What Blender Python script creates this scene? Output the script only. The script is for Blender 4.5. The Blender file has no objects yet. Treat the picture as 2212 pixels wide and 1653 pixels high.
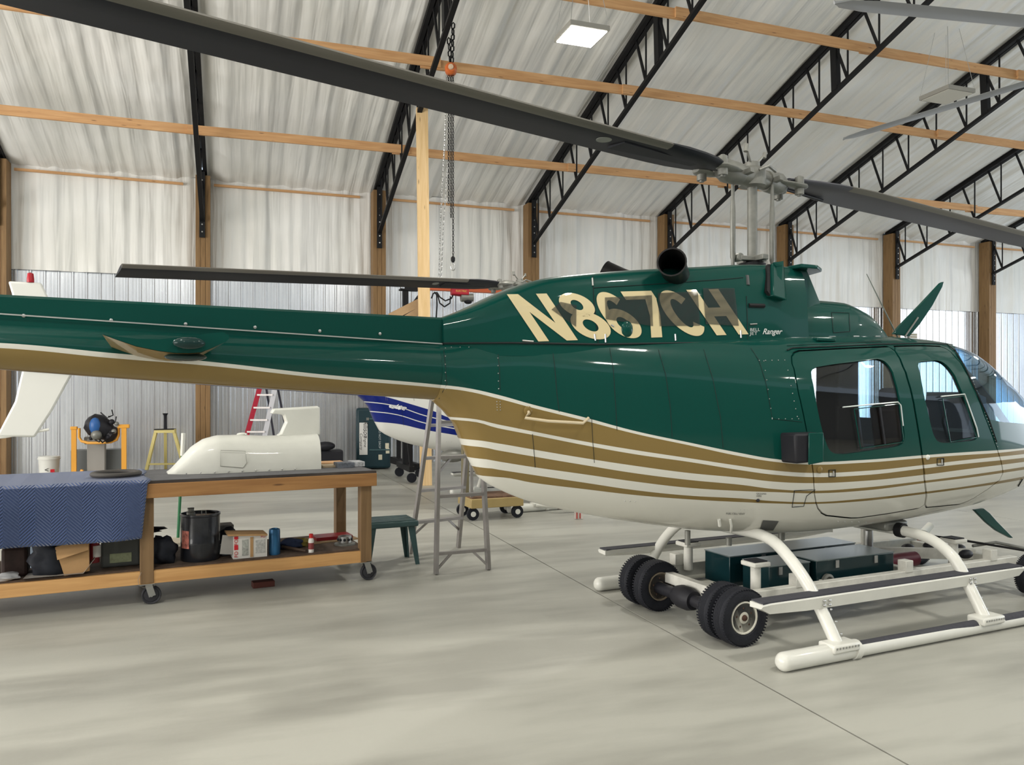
import bpy, bmesh, math, random
from mathutils import Vector, Matrix
random.seed(7)
R = math.radians
C = bpy.context.scene.collection
SC = bpy.context.scene
# ---------------------------------------------------------------- camera, world, exposure
HC = 1.5; FPX = 1715.0; CX = 1106.0; HY = 847.0
VW = (0.3305, 0.9438); RT = (0.9438, -0.3305)
cd = bpy.data.cameras.new('camera'); cam = bpy.data.objects.new('camera', cd); C.objects.link(cam)
cam.location = (0, 0, HC); cam.rotation_euler = (R(90), 0, -math.atan2(VW[0], VW[1]))
cd.sensor_width = 36; cd.lens = FPX/2212*36; cd.shift_y = (HY-826.5)/2212; cd.clip_start = 0.05; cd.clip_end = 300
SC.camera = cam
SC.view_settings.view_transform = 'Standard'; SC.view_settings.look = 'None'
SC.view_settings.gamma = 1; SC.view_settings.use_curve_mapping = False
SC.view_settings.exposure = 0.10
wd = bpy.data.worlds.new('world'); SC.world = wd; wd.use_nodes = True
wd.node_tree.nodes['Background'].inputs[0].default_value = (0.72, 0.85, 1.0, 1)
wd.node_tree.nodes['Background'].inputs[1].default_value = 1.1
def area(name, loc, rot, sx, sy, power, col):
    l = bpy.data.lights.new(name, 'AREA'); l.shape = 'RECTANGLE'; l.size = sx; l.size_y = sy; l.energy = power; l.color = col
    o = bpy.data.objects.new(name, l); C.objects.link(o); o.location = loc; o.rotation_euler = rot; return o
# daylight from the open right door; added fill lamp inside the closed left wall
area('left_added_fill', (-10.6, 3.5, 2.5), (R(90), 0, R(-90)), 15, 4.6, 1700, (1, .97, .93))
area('right_door_daylight', (26.5, 3.5, 2.5), (R(90), 0, R(90)), 15, 4.6, 900, (.88, .94, 1))

# ---------------------------------------------------------------- pixel <-> place helpers
def w2(cx, cz): return (cz*VW[0]+cx*RT[0], cz*VW[1]+cx*RT[1])
def PX(px, py, Z):                      # point seen at a pixel at depth Z
    x, y = w2((px-CX)/FPX*Z, Z); return Vector((x, y, HC+(HY-py)/FPX*Z))
def GZ(px, py, z=0.0):                  # point at height z seen at a pixel
    return PX(px, py, (z-HC)/((HY-py)/FPX))
class Fr:                               # local frame: x along azimuth, y to its left (away), z up
    def __init__(s, cx, cz, az):
        s.c = (cx, cz); s.F = (math.sin(R(az)), math.cos(R(az))); s.L = (-s.F[1], s.F[0])
        s.loc = Vector((*w2(cx, cz), 0)); s.rz = R(90-az)-math.atan2(VW[0], VW[1])
    def ray(s, px, py, Z):
        X = (px-CX)/FPX*Z-s.c[0]; D = Z-s.c[1]
        return (X*s.F[0]+D*s.F[1], X*s.L[0]+D*s.L[1], HC+(HY-py)/FPX*Z)
    def at(s, px, py, y):               # (x,z) on the plane local y
        u = (px-CX)/FPX
        # (cx + x F0 + y L0) = u (cz + x F1 + y L1)
        x = (u*(s.c[1]+y*s.L[1])-s.c[0]-y*s.L[0])/(s.F[0]-u*s.F[1])
        Z = s.c[1]+x*s.F[1]+y*s.L[1]
        return (x, HC+(HY-py)/FPX*Z)
    def hit(s, px, py, inside, Z0=2.0, Z1=9.0, n=700):
        pz = Z0
        for i in range(n+1):
            Z = Z0+(Z1-Z0)*i/n
            if inside(*s.ray(px, py, Z)):
                a, b = pz, Z
                for k in range(14):
                    m = (a+b)/2
                    if inside(*s.ray(px, py, m)): b = m
                    else: a = m
                return Vector(s.ray(px, py, a))
            pz = Z
        return None
# ---------------------------------------------------------------- materials
MATS = {}
def pbr(name, col, rough=.5, metal=0, noise=0, nscale=6, bump=0, bscale=40, coat=0, stretch=(1,1,1), emit=None, estr=0, spec=.3):
    if name in MATS: return MATS[name]
    m = bpy.data.materials.new(name); m.use_nodes = True; nt = m.node_tree; b = nt.nodes['Principled BSDF']
    b.inputs['Base Color'].default_value = (*col, 1); b.inputs['Roughness'].default_value = rough; b.inputs['Metallic'].default_value = metal
    b.inputs['Coat Weight'].default_value = coat; b.inputs['Coat Roughness'].default_value = .04; b.inputs['Specular IOR Level'].default_value = spec
    if noise or bump:
        tc = nt.nodes.new('ShaderNodeTexCoord'); mp = nt.nodes.new('ShaderNodeMapping'); mp.inputs['Scale'].default_value = stretch
        nt.links.new(tc.outputs['Object'], mp.inputs[0])
    if noise:
        n = nt.nodes.new('ShaderNodeTexNoise'); n.inputs['Scale'].default_value = nscale; n.inputs['Detail'].default_value = 5; n.inputs['Roughness'].default_value = .6
        nt.links.new(mp.outputs[0], n.inputs['Vector'])
        mx = nt.nodes.new('ShaderNodeMapRange'); mx.inputs[1].default_value = .3; mx.inputs[2].default_value = .7; mx.inputs[3].default_value = 1-noise; mx.inputs[4].default_value = 1+noise
        nt.links.new(n.outputs[0], mx.inputs[0])
        v = nt.nodes.new('ShaderNodeVectorMath'); v.operation = 'SCALE'; v.inputs[0].default_value = col
        nt.links.new(mx.outputs[0], v.inputs['Scale']); nt.links.new(v.outputs[0], b.inputs['Base Color'])
    if bump:
        n = nt.nodes.new('ShaderNodeTexNoise'); n.inputs['Scale'].default_value = bscale; n.inputs['Detail'].default_value = 4
        nt.links.new(mp.outputs[0], n.inputs['Vector'])
        bp = nt.nodes.new('ShaderNodeBump'); bp.inputs['Strength'].default_value = bump; bp.inputs['Distance'].default_value = .02
        nt.links.new(n.outputs[0], bp.inputs['Height']); nt.links.new(bp.outputs[0], b.inputs['Normal'])
    if emit:
        b.inputs['Emission Color'].default_value = (*emit, 1); b.inputs['Emission Strength'].default_value = estr
    MATS[name] = m; return m
def wood(name, c1, c2, axis='x', rough=.6):
    if name in MATS: return MATS[name]
    m = bpy.data.materials.new(name); m.use_nodes = True; nt = m.node_tree; b = nt.nodes['Principled BSDF']; b.inputs['Roughness'].default_value = rough
    tc = nt.nodes.new('ShaderNodeTexCoord'); mp = nt.nodes.new('ShaderNodeMapping')
    sc = {'x': (.6, 9, 9), 'y': (9, .6, 9), 'z': (9, 9, .6)}[axis]; mp.inputs['Scale'].default_value = sc
    nt.links.new(tc.outputs['Object'], mp.inputs[0])
    n = nt.nodes.new('ShaderNodeTexNoise'); n.inputs['Scale'].default_value = 3; n.inputs['Detail'].default_value = 6; n.inputs['Distortion'].default_value = .6
    nt.links.new(mp.outputs[0], n.inputs['Vector'])
    r = nt.nodes.new('ShaderNodeValToRGB'); r.color_ramp.elements[0].position = .3; r.color_ramp.elements[1].position = .72
    r.color_ramp.elements[0].color = (*c1, 1); r.color_ramp.elements[1].color = (*c2, 1); nt.links.new(n.outputs[0], r.inputs[0])
    # knots
    mp2 = nt.nodes.new('ShaderNodeMapping'); s2 = {'x': (1.1, 6, 6), 'y': (6, 1.1, 6), 'z': (6, 6, 1.1)}[axis]; mp2.inputs['Scale'].default_value = s2
    nt.links.new(tc.outputs['Object'], mp2.inputs[0])
    vo = nt.nodes.new('ShaderNodeTexVoronoi'); vo.inputs['Scale'].default_value = 2.2; nt.links.new(mp2.outputs[0], vo.inputs['Vector'])
    mr = nt.nodes.new('ShaderNodeMapRange'); mr.inputs[1].default_value = .05; mr.inputs[2].default_value = .13; mr.inputs[3].default_value = .75; mr.inputs[4].default_value = 0
    nt.links.new(vo.outputs['Distance'], mr.inputs[0])
    mx = nt.nodes.new('ShaderNodeMix'); mx.data_type = 'RGBA'; mx.inputs[7].default_value = (c1[0]*.25, c1[1]*.2, c1[2]*.2, 1)
    nt.links.new(mr.outputs[0], mx.inputs[0]); nt.links.new(r.outputs[0], mx.inputs[6]); nt.links.new(mx.outputs[2], b.inputs['Base Color'])
    MATS[name] = m; return m
# ---------------------------------------------------------------- mesh builder
class MB:
    def __init__(s): s.v = []; s.f = []
    def add(s, vs, fs):
        o = len(s.v); s.v += [Vector(v) for v in vs]; s.f += [tuple(i+o for i in f) for f in fs]; return s
    def box(s, c, d, rz=0, M=None):
        x, y, z = d[0]/2, d[1]/2, d[2]/2
        vs = [Vector((a*x, b*y, e*z)) for a in (-1, 1) for b in (-1, 1) for e in (-1, 1)]
        m = M if M else Matrix.Rotation(rz, 4, 'Z')
        vs = [(m @ v)+Vector(c) for v in vs]
        return s.add(vs, [(0,1,3,2),(4,6,7,5),(0,4,5,1),(2,3,7,6),(0,2,6,4),(1,5,7,3)])
    def bar(s, p, q, w, h, up=(0,0,1)):          # rectangular bar between two points
        p = Vector(p); q = Vector(q); d = (q-p); L = d.length; d.normalize(); u = Vector(up)
        sd = d.cross(u)
        if sd.length < 1e-4: sd = d.cross(Vector((0, 1, 0)))
        sd.normalize(); u = sd.cross(d)
        vs = [e+sd*a*w/2+u*b*h/2 for e in (p, q) for a, b in ((-1,-1),(1,-1),(1,1),(-1,1))]
        return s.add(vs, [(3,2,1,0),(4,5,6,7),(0,1,5,4),(1,2,6,5),(2,3,7,6),(3,0,4,7)])
    def tube(s, pts, r, n=10, closed=False, flat=1.0):
        pts = [Vector(p) for p in pts]; N = len(pts); rr = r if isinstance(r, (list, tuple)) else [r]*N
        rings = []; prev = None
        for i, p in enumerate(pts):
            if closed: t = pts[(i+1) % N]-pts[i-1]
            else: t = pts[min(i+1, N-1)]-pts[max(i-1, 0)]
            t.normalize()
            if prev is None:
                a = Vector((0, 0, 1)) if abs(t.z) < .9 else Vector((0, 1, 0))
            else: a = prev
            sd = t.cross(a).normalized(); up = sd.cross(t).normalized(); prev = up
            rings.append([p+(sd*math.cos(2*math.pi*k/n)+up*math.sin(2*math.pi*k/n)*flat)*rr[i] for k in range(n)])
        vs = [v for g in rings for v in g]; fs = []
        M = N if closed else N-1
        for i in range(M):
            a = i*n; b = ((i+1) % N)*n
            for k in range(n): fs.append((a+k, a+(k+1) % n, b+(k+1) % n, b+k))
        if not closed: fs += [tuple(range(n))[::-1], tuple(range((N-1)*n, N*n))]
        return s.add(vs, fs)
    def cyl(s, p, q, r, r2=None, n=16): return s.tube([p, q], [r, r if r2 is None else r2], n)
    def lathe(s, prof, c=(0,0,0), axis='z', n=24, M=None):     # prof: (r,h)
        vs = []; fs = []
        for r, h in prof:
            for k in range(n):
                a = 2*math.pi*k/n; x, y = r*math.cos(a), r*math.sin(a)
                v = Vector((x, y, h)) if axis == 'z' else (Vector((x, h, y)) if axis == 'y' else Vector((h, x, y)))
                if M: v = M @ v
                vs.append(v+Vector(c))
        for i in range(len(prof)-1):
            for k in range(n): fs.append((i*n+k, i*n+(k+1) % n, (i+1)*n+(k+1) % n, (i+1)*n+k))
        fs += [tuple(range(n))[::-1], tuple(range((len(prof)-1)*n, len(prof)*n))]
        return s.add(vs, fs)
    def loft(s, rings, cap=True):
        n = len(rings[0]); vs = [v for g in rings for v in g]; fs = []
        for i in range(len(rings)-1):
            for k in range(n): fs.append((i*n+k, i*n+(k+1) % n, (i+1)*n+(k+1) % n, (i+1)*n+k))
        if cap: fs += [tuple(range(n))[::-1], tuple(range((len(rings)-1)*n, len(rings)*n))]
        return s.add(vs, fs)
    def prism(s, poly, y0, y1):                     # poly of (x,z), extruded in y
        n = len(poly); vs = [(x, y0, z) for x, z in poly]+[(x, y1, z) for x, z in poly]
        fs = [tuple(range(n)), tuple(range(n, 2*n))[::-1]]+[(k, k+n, (k+1) % n+n, (k+1) % n) for k in range(n)]
        return s.add(vs, fs)
    def plate(s, poly, z0, z1):                     # poly of (x,y), extruded in z
        n = len(poly); vs = [(x, y, z0) for x, y in poly]+[(x, y, z1) for x, y in poly]
        fs = [tuple(range(n))[::-1], tuple(range(n, 2*n))]+[(k, (k+1) % n, (k+1) % n+n, k+n) for k in range(n)]
        return s.add(vs, fs)
    def ball(s, c, r, n=10, sz=(1,1,1)):
        prof = [(max(1e-4, math.sin(math.pi*i/n))*r, -math.cos(math.pi*i/n)*r) for i in range(n+1)]
        return s.lathe(prof, c, n=n+4, M=Matrix.Diagonal((*sz, 1)))
    def mesh(s, name, fixn=True):
        me = bpy.data.meshes.new(name); me.from_pydata([tuple(v) for v in s.v], [], s.f); 
        if fixn:
            bm = bmesh.new(); bm.from_mesh(me); bmesh.ops.remove_doubles(bm, verts=bm.verts, dist=1e-5) if fixn == 2 else None
            bmesh.ops.recalc_face_normals(bm, faces=bm.faces); bm.to_mesh(me); bm.free()
        return me
def link(name, me, mat, parent=None, smooth=35, bevel=0):
    if mat and not me.materials: me.materials.append(mat)
    if smooth:
        me.shade_smooth(); me.set_sharp_from_angle(angle=R(smooth))
    else: me.shade_flat()
    o = bpy.data.objects.new(name, me); C.objects.link(o)
    if parent: o.parent = parent
    if bevel:
        b = o.modifiers.new('b', 'BEVEL'); b.width = bevel; b.segments = 2; b.limit_method = 'ANGLE'
    return o
def obj(name, mb, mat, parent=None, smooth=35, bevel=0): return link(name, mb.mesh(name), mat, parent, smooth, bevel)
def tag(o, label=None, cat=None, group=None, kind=None):
    if label: o['label'] = label
    if cat: o['category'] = cat
    if group: o['group'] = group
    if kind: o['kind'] = kind
    return o
def thing(name, label, cat, loc=(0,0,0), rz=0, group=None):
    o = bpy.data.objects.new(name, None); C.objects.link(o); o.location = loc; o.rotation_euler = (0, 0, rz); o.empty_display_size = .1
    return tag(o, label, cat, group)
def dup(root, loc=None, rz=None, label=None, group=None, swap=None):
    def cp(o, par):
        c = o.copy(); C.objects.link(c); c.parent = par
        if swap and c.type == 'MESH':
            for sl in c.material_slots:
                if sl.material and sl.material.name in swap:
                    nm = swap[sl.material.name]; sl.link = 'OBJECT'; sl.material = nm
        for g in list(o.children): cp(g, c)
        return c
    r = cp(root, None)
    if loc is not None: r.location = loc
    if rz is not None: r.rotation_euler = (0, 0, rz)
    if label: r['label'] = label
    if group: r['group'] = group
    return r
def lerp_tab(t, x):
    if x <= t[0][0]: return t[0][1]
    for (a, b), (c, d) in zip(t, t[1:]):
        if x <= c: 
            k = (x-a)/(c-a); return b+(d-b)*k
    return t[-1][1]
def smooth_tab(t, n=200):                # monotone-ish cubic resample of a table
    xs = [p[0] for p in t]; ys = [p[1] for p in t]; m = []
    for i in range(len(t)):
        if i == 0: m.append((ys[1]-ys[0])/(xs[1]-xs[0]))
        elif i == len(t)-1: m.append((ys[-1]-ys[-2])/(xs[-1]-xs[-2]))
        else:
            d0 = (ys[i]-ys[i-1])/(xs[i]-xs[i-1]); d1 = (ys[i+1]-ys[i])/(xs[i+1]-xs[i])
            m.append(0 if d0*d1 <= 0 else 2*d0*d1/(d0+d1))
    out = []
    for k in range(n+1):
        x = xs[0]+(xs[-1]-xs[0])*k/n; i = 0
        while i < len(t)-2 and x > xs[i+1]: i += 1
        h = xs[i+1]-xs[i]; u = (x-xs[i])/h
        y = (2*u**3-3*u*u+1)*ys[i]+(u**3-2*u*u+u)*h*m[i]+(-2*u**3+3*u*u)*ys[i+1]+(u**3-u*u)*h*m[i+1]
        out.append((x, y))
    return out
def text_mesh(body, size=1, extrude=0, offset=0, shear=0, align='LEFT'):
    cu = bpy.data.curves.new('t', 'FONT'); cu.body = body; cu.size = size; cu.extrude = extrude; cu.offset = offset; cu.shear = shear; cu.align_x = align
    cu.resolution_u = 6
    o = bpy.data.objects.new('t', cu); C.objects.link(o); bpy.context.view_layer.update()
    me = bpy.data.meshes.new_from_object(o.evaluated_get(bpy.context.evaluated_depsgraph_get()))
    bpy.data.objects.remove(o); return me
def text_on(name, body, size, mat, parent, loc, ax, ay, offset=0, extrude=.0006, shear=0, align='CENTER', stretch=1):
    me = text_mesh(body, size, extrude, offset, shear, align); ax = Vector(ax).normalized(); ay = Vector(ay).normalized(); az = ax.cross(ay)
    for v in me.vertices:
        p = v.co.copy(); v.co = Vector(loc)+ax*p.x*stretch+ay*p.y+az*p.z
    me.materials.clear(); return link(name, me, mat, parent, smooth=0)

# ---------------------------------------------------------------- shared materials
M_BLACK = pbr('black_steel', (.009, .009, .010), .6, spec=.25)
M_STEEL = pbr('bare_steel', (.45, .45, .44), .35, 1)
M_ALU = pbr('aluminium', (.36, .34, .33), .42, .85, noise=.12)
M_GREY = pbr('grey_cast', (.20, .20, .18), .45, .35, noise=.15, nscale=12)
M_WHITE = pbr('white_paint', (.66, .655, .60), .32, noise=.04, coat=.3)
M_RUB = pbr('rubber', (.010, .011, .016), .7, bump=.2, bscale=80)
M_PINE = wood('pine', (.52, .27, .11), (.68, .40, .19), 'x')
M_POST = wood('post_wood', (.19, .105, .038), (.29, .17, .068), 'z')
M_NEWPOST = wood('fresh_pine', (.66, .44, .20), (.80, .58, .32), 'z')
M_BENCH = wood('bench_wood', (.25, .115, .036), (.37, .19, .065), 'x')
M_BLEG = wood('bench_leg', (.15, .085, .035), (.24, .145, .065), 'z')
M_BDARK = pbr('dark_tape', (.05, .05, .06), .8, bump=.2)
M_DARK = pbr('dark_plastic', (.012, .012, .016), .55, spec=.3)
M_GOLDBOX = pbr('tan_metal', (.35, .26, .11), .4, noise=.08)

# ================================================================ THE SETTING
D = 16.5; SP = 3.37; X0 = -.57; EAVE = 5.68; SL = .32; YR = 3.0; PT = 3.74; XL, XR = -10.77, 26.78
def roofz(y): return EAVE+SL*(D-y) if y > YR else EAVE+SL*(D-YR)-SL*(YR-y)
# floor slabs
def concrete(name, c1, c2):
    m = bpy.data.materials.new(name); m.use_nodes = True; nt = m.node_tree; b = nt.nodes['Principled BSDF']
    tc = nt.nodes.new('ShaderNodeTexCoord')
    def nz(scale, sx, sy, det=5):
        mp = nt.nodes.new('ShaderNodeMapping'); mp.inputs['Scale'].default_value = (sx, sy, 1); mp.inputs['Rotation'].default_value = (0, 0, .12); nt.links.new(tc.outputs['Object'], mp.inputs[0])
        n = nt.nodes.new('ShaderNodeTexNoise'); n.inputs['Scale'].default_value = scale; n.inputs['Detail'].default_value = det; nt.links.new(mp.outputs[0], n.inputs['Vector']); return n
    n = nz(.9, .5, 2.2); n2 = nz(5, .35, 1.5)
    ad = nt.nodes.new('ShaderNodeMath'); ad.operation = 'ADD'; ad.use_clamp = True; sc = nt.nodes.new('ShaderNodeMath'); sc.operation = 'MULTIPLY_ADD'; sc.inputs[1].default_value = .35; sc.inputs[2].default_value = -.17
    nt.links.new(n2.outputs[0], sc.inputs[0]); nt.links.new(n.outputs[0], ad.inputs[0]); nt.links.new(sc.outputs[0], ad.inputs[1])
    r = nt.nodes.new('ShaderNodeValToRGB'); r.color_ramp.elements[0].position = .38; r.color_ramp.elements[1].position = .6
    r.color_ramp.elements[0].color = (*c1, 1); r.color_ramp.elements[1].color = (*c2, 1)
    nt.links.new(ad.outputs[0], r.inputs[0]); nt.links.new(r.outputs[0], b.inputs['Base Color'])
    vo = nt.nodes.new('ShaderNodeTexNoise'); vo.inputs['Scale'].default_value = 3.3; vo.inputs['Detail'].default_value = 1; nt.links.new(tc.outputs['Object'], vo.inputs['Vector'])
    mr = nt.nodes.new('ShaderNodeMapRange'); mr.inputs[3].default_value = .32; mr.inputs[4].default_value = .55; nt.links.new(n.outputs[0], mr.inputs[0]); nt.links.new(mr.outputs[0], b.inputs['Roughness'])
    n3 = nz(25, 1, 1, 3); bp = nt.nodes.new('ShaderNodeBump'); bp.inputs['Strength'].default_value = .08; bp.inputs['Distance'].default_value = .01
    nt.links.new(n3.outputs[0], bp.inputs['Height']); nt.links.new(bp.outputs[0], b.inputs['Normal']); return m
M_FLOOR = concrete('concrete', (.305, .30, .265), (.405, .40, .355))
fl = obj('floor', MB().box(((XL+XR)/2, 4.3, -.08), (XR-XL+.4, 25, .1)), pbr('joint_dirt', (.10, .09, .08), .9)); tag(fl, kind='structure')
xs = [XL-.2, -9.64, -3.54, 2.56, 8.66, 14.76, 20.86, XR+.2]
for a, b in zip(xs, xs[1:]):
    obj('concrete_slab', MB().box(((a+b)/2, 4.3, -.0155), (b-a-.012, 25, .031)), M_FLOOR, fl)
# corrugated metal back wall
def corr(x0, x1, z0, z1, y, mb, out=-1):
    P = .2286; k = math.ceil((x0-X0)/P-1); pts = []
    while X0+k*P < x1+P:
        b = X0+k*P
        for dx, dy in ((0, 0), (.018, .02), (.040, .02), (.058, 0), (.115, 0), (.120, .006), (.132, .006), (.137, 0), (.175, 0), (.180, .006), (.192, .006), (.197, 0)):
            x = b+dx
            if x0 <= x <= x1: pts.append((x, y+out*dy))
        k += 1
    pts = [(x0, y)]+pts+[(x1, y)]
    vs = [(x, yy, z) for z in (z0, z1) for x, yy in pts]; n = len(pts)
    mb.add(vs, [(i, i+1, n+i+1, n+i) for i in range(n-1)])
M_GALV = pbr('galvalume', (.68, .70, .73), .24, .75, noise=.08, nscale=3, stretch=(3, 1, .4))
wb = obj('wall_back', MB().box(((XL+XR)/2, D+.25, EAVE/2), (XR-XL+.6, .1, EAVE+.1)), pbr('wall_core', (.5, .5, .5), .9)); tag(wb, kind='structure')
KS = range(-3, 9)
for k in KS:
    a = X0+SP*k; b = a+SP
    if k == 8: continue
    mb = MB(); corr(a+.02, b-.02, 0, PT, D+.12, mb); o = link('metal_panel', mb.mesh('metal_panel', False), M_GALV, wb, smooth=0)
# insulation blanket material (white vinyl, creased)
def vinyl(name, rot, scale_long):
    m = bpy.data.materials.new(name); m.use_nodes = True; nt = m.node_tree; b = nt.nodes['Principled BSDF']
    b.inputs['Base Color'].default_value = (.80, .80, .765, 1); b.inputs['Roughness'].default_value = .36
    tc = nt.nodes.new('ShaderNodeTexCoord')
    def nz(s, stretch, det, dist=0):
        mp = nt.nodes.new('ShaderNodeMapping'); mp.inputs['Scale'].default_value = stretch; nt.links.new(tc.outputs['Object'], mp.inputs[0])
        n = nt.nodes.new('ShaderNodeTexNoise'); n.inputs['Scale'].default_value = s; n.inputs['Detail'].default_value = det; n.inputs['Distortion'].default_value = dist
        nt.links.new(mp.outputs[0], n.inputs['Vector']); return n
    st = (1, .07, .07)
    a = nz(7, st, 2, .25); c = nz(1.6, (1, .6, .6), 2)
    rg = nt.nodes.new('ShaderNodeMath'); rg.operation = 'MULTIPLY_ADD'; rg.inputs[1].default_value = 1.0; 
    k2 = nt.nodes.new('ShaderNodeMath'); k2.operation = 'MULTIPLY'; k2.inputs[1].default_value = 1.6; nt.links.new(c.outputs[0], k2.inputs[0])
    nt.links.new(a.outputs[0], rg.inputs[0]); nt.links.new(k2.outputs[0], rg.inputs[2])
    # ripples where the blanket lies over the roof ribs
    wv = nt.nodes.new('ShaderNodeTexWave'); wv.wave_profile = 'SIN'; wv.inputs['Scale'].default_value = 1.35; wv.inputs['Distortion'].default_value = .5; wv.inputs['Detail'].default_value = 1; nt.links.new(tc.outputs['Object'], wv.inputs['Vector'])
    r2 = nt.nodes.new('ShaderNodeMath'); r2.operation = 'MULTIPLY_ADD'; r2.inputs[1].default_value = .35; nt.links.new(wv.outputs['Fac'], r2.inputs[0]); nt.links.new(rg.outputs[0], r2.inputs[2])
    bp = nt.nodes.new('ShaderNodeBump'); bp.inputs['Strength'].default_value = .85; bp.inputs['Distance'].default_value = .05
    nt.links.new(r2.outputs[0], bp.inputs['Height']); nt.links.new(bp.outputs[0], b.inputs['Normal'])
    n = nz(.8, (1, .5, .5), 3); mr = nt.nodes.new('ShaderNodeValToRGB'); mr.color_ramp.elements[0].color = (.78, .78, .74, 1); mr.color_ramp.elements[1].color = (.88, .88, .855, 1); mr.color_ramp.elements[0].position = .35; mr.color_ramp.elements[1].position = .6
    nt.links.new(n.outputs[0], mr.inputs[0]); nt.links.new(mr.outputs[0], b.inputs['Base Color']); return m
M_VIN = vinyl('white_vinyl', 0, 1)
ceil = obj('ceiling', MB().add([(XL-.3, D+.3, EAVE+.25), (XR+.3, D+.3, EAVE+.25), (XR+.3, YR, roofz(YR)+.3), (XL-.3, YR, roofz(YR)+.3), (XL-.3, -8.2, roofz(-8.2)+.3), (XR+.3, -8.2, roofz(-8.2)+.3)], [(0,1,2,3), (3,2,5,4)]), pbr('roof_core', (.4,.4,.4), .9), smooth=0); tag(ceil, kind='structure')
rs = random.Random(3)
def sheet(x0, x1, p, q, nx, ny, sag, parent, seedv):           # p,q: (y,z) ends; sheet bulging towards the room
    rr = random.Random(seedv); ph = [rr.uniform(0, 6.28) for _ in range(8)]
    vs = []; fs = []
    dy, dz = q[0]-p[0], q[1]-p[1]; L = math.hypot(dy, dz); nrm = (dz/L, -dy/L)
    if nrm[1] > 0 or (abs(nrm[1]) < .1 and nrm[0] > 0): nrm = (-nrm[0], -nrm[1])
    for j in range(ny+1):
        v = j/ny
        for i in range(nx+1):
            u = i/nx
            e = min(1, min(u, 1-u)*9)**.6
            fold = abs(math.sin(u*math.pi*8+ph[0]+.25*math.sin(v*5+ph[1])))**.5*.028+.014*math.sin(u*31+ph[2]+.6*math.sin(v*3+ph[3]))
            lap = .035*((u*3.0+ph[4]) % 1)
            d = sag*e*(.75+.25*math.sin(v*9+ph[5]))+fold*e+lap
            vs.append((x0+(x1-x0)*u, p[0]+dy*v+nrm[0]*d, p[1]+dz*v+nrm[1]*d))
    for j in range(ny):
        for i in range(nx):
            a = j*(nx+1)+i; fs.append((a, a+1, a+nx+2, a+nx+1))
    me = MB().add(vs, fs).mesh('insulation_sheet', False); return link('insulation_sheet', me, M_VIN, parent, smooth=50)
for k in range(-3, 8):
    a = X0+SP*k; b = a+SP
    sheet(a+.02, b-.02, (D+.12, PT-.01), (D+.12, EAVE-.02), 54, 8, .03, wb, k+50)
    sheet(a+.03, b-.03, (D+.1, EAVE+.02), (YR, roofz(YR)+.04), 54, 24, .05, ceil, k+90)
    sheet(a+.03, b-.03, (YR, roofz(YR)+.04), (-8.2, roofz(-8.2)+.04), 18, 8, .05, ceil, k+130)
# end wall left, right wall with open door, front header
M_SIDE = pbr('side_wall', (.72, .72, .69), .5)
def gable(name, x):
    g = obj(name, MB().add([(x, -8.2, 4.8 if x > 0 else 0), (x, D+.2, 4.8 if x > 0 else 0), (x, D+.2, EAVE+.2), (x, YR, roofz(YR)+.3), (x, -8.2, roofz(-8.2)+.3)], [(0,1,2,3,4)]), M_SIDE, smooth=0); tag(g, kind='structure')
gable('wall_left', XL-.1); gable('wall_right', XR+.1)
wf = obj('wall_front', MB().box(((XL+XR)/2, -8.3, 2.6), (XR-XL+.6, .1, 5.4)), pbr('front_wall_metal', (.17, .18, .18), .6, noise=.1), smooth=0); tag(wf, kind='structure')
# eave nailer strips, posts, trusses, purlins
nm = {-3:'', -2:''}
ORD = {-1: 'at the left edge of the photo', 0: 'third from the left, above the white bucket side', 1: 'left of the fresh pine post', 2: 'behind the exhaust pipe side', 3: '', 4: '', 5: '', 6: ''}
PLAB = {-1: 'brown timber wall post cut by the left edge of the photo', 0: 'brown timber wall post nearest the yellow jack stand', 1: 'brown timber wall post just left of the fresh pine column',
        2: 'brown timber wall post rising above the engine cowling behind the small exhaust', 3: 'orange-brown timber wall post left of the rotor mast', 4: 'timber wall post just right of the rotor mast',
        5: 'grey-brown timber wall post behind the whip antenna', 6: 'orange-brown timber wall post furthest right, behind the windshield'}
TLAB = {-1: 'black steel truss above the left edge of the photo', 0: 'black steel roof truss seen edge-on as a thin line', 1: 'black steel roof truss that carries the chain hoist', 2: 'black lattice truss right of the chain hoist, meeting the post above the cowling',
        3: 'black lattice truss passing right behind the rotor hub', 4: 'black lattice truss starting just right of the rotor mast', 5: 'black lattice truss starting above the whip antenna', 6: 'black lattice truss starting above the far right wall post',
        7: 'black lattice truss at the far right beyond the last visible post', 8: 'black lattice truss at the far end of the hangar, mostly out of frame'}
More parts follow.
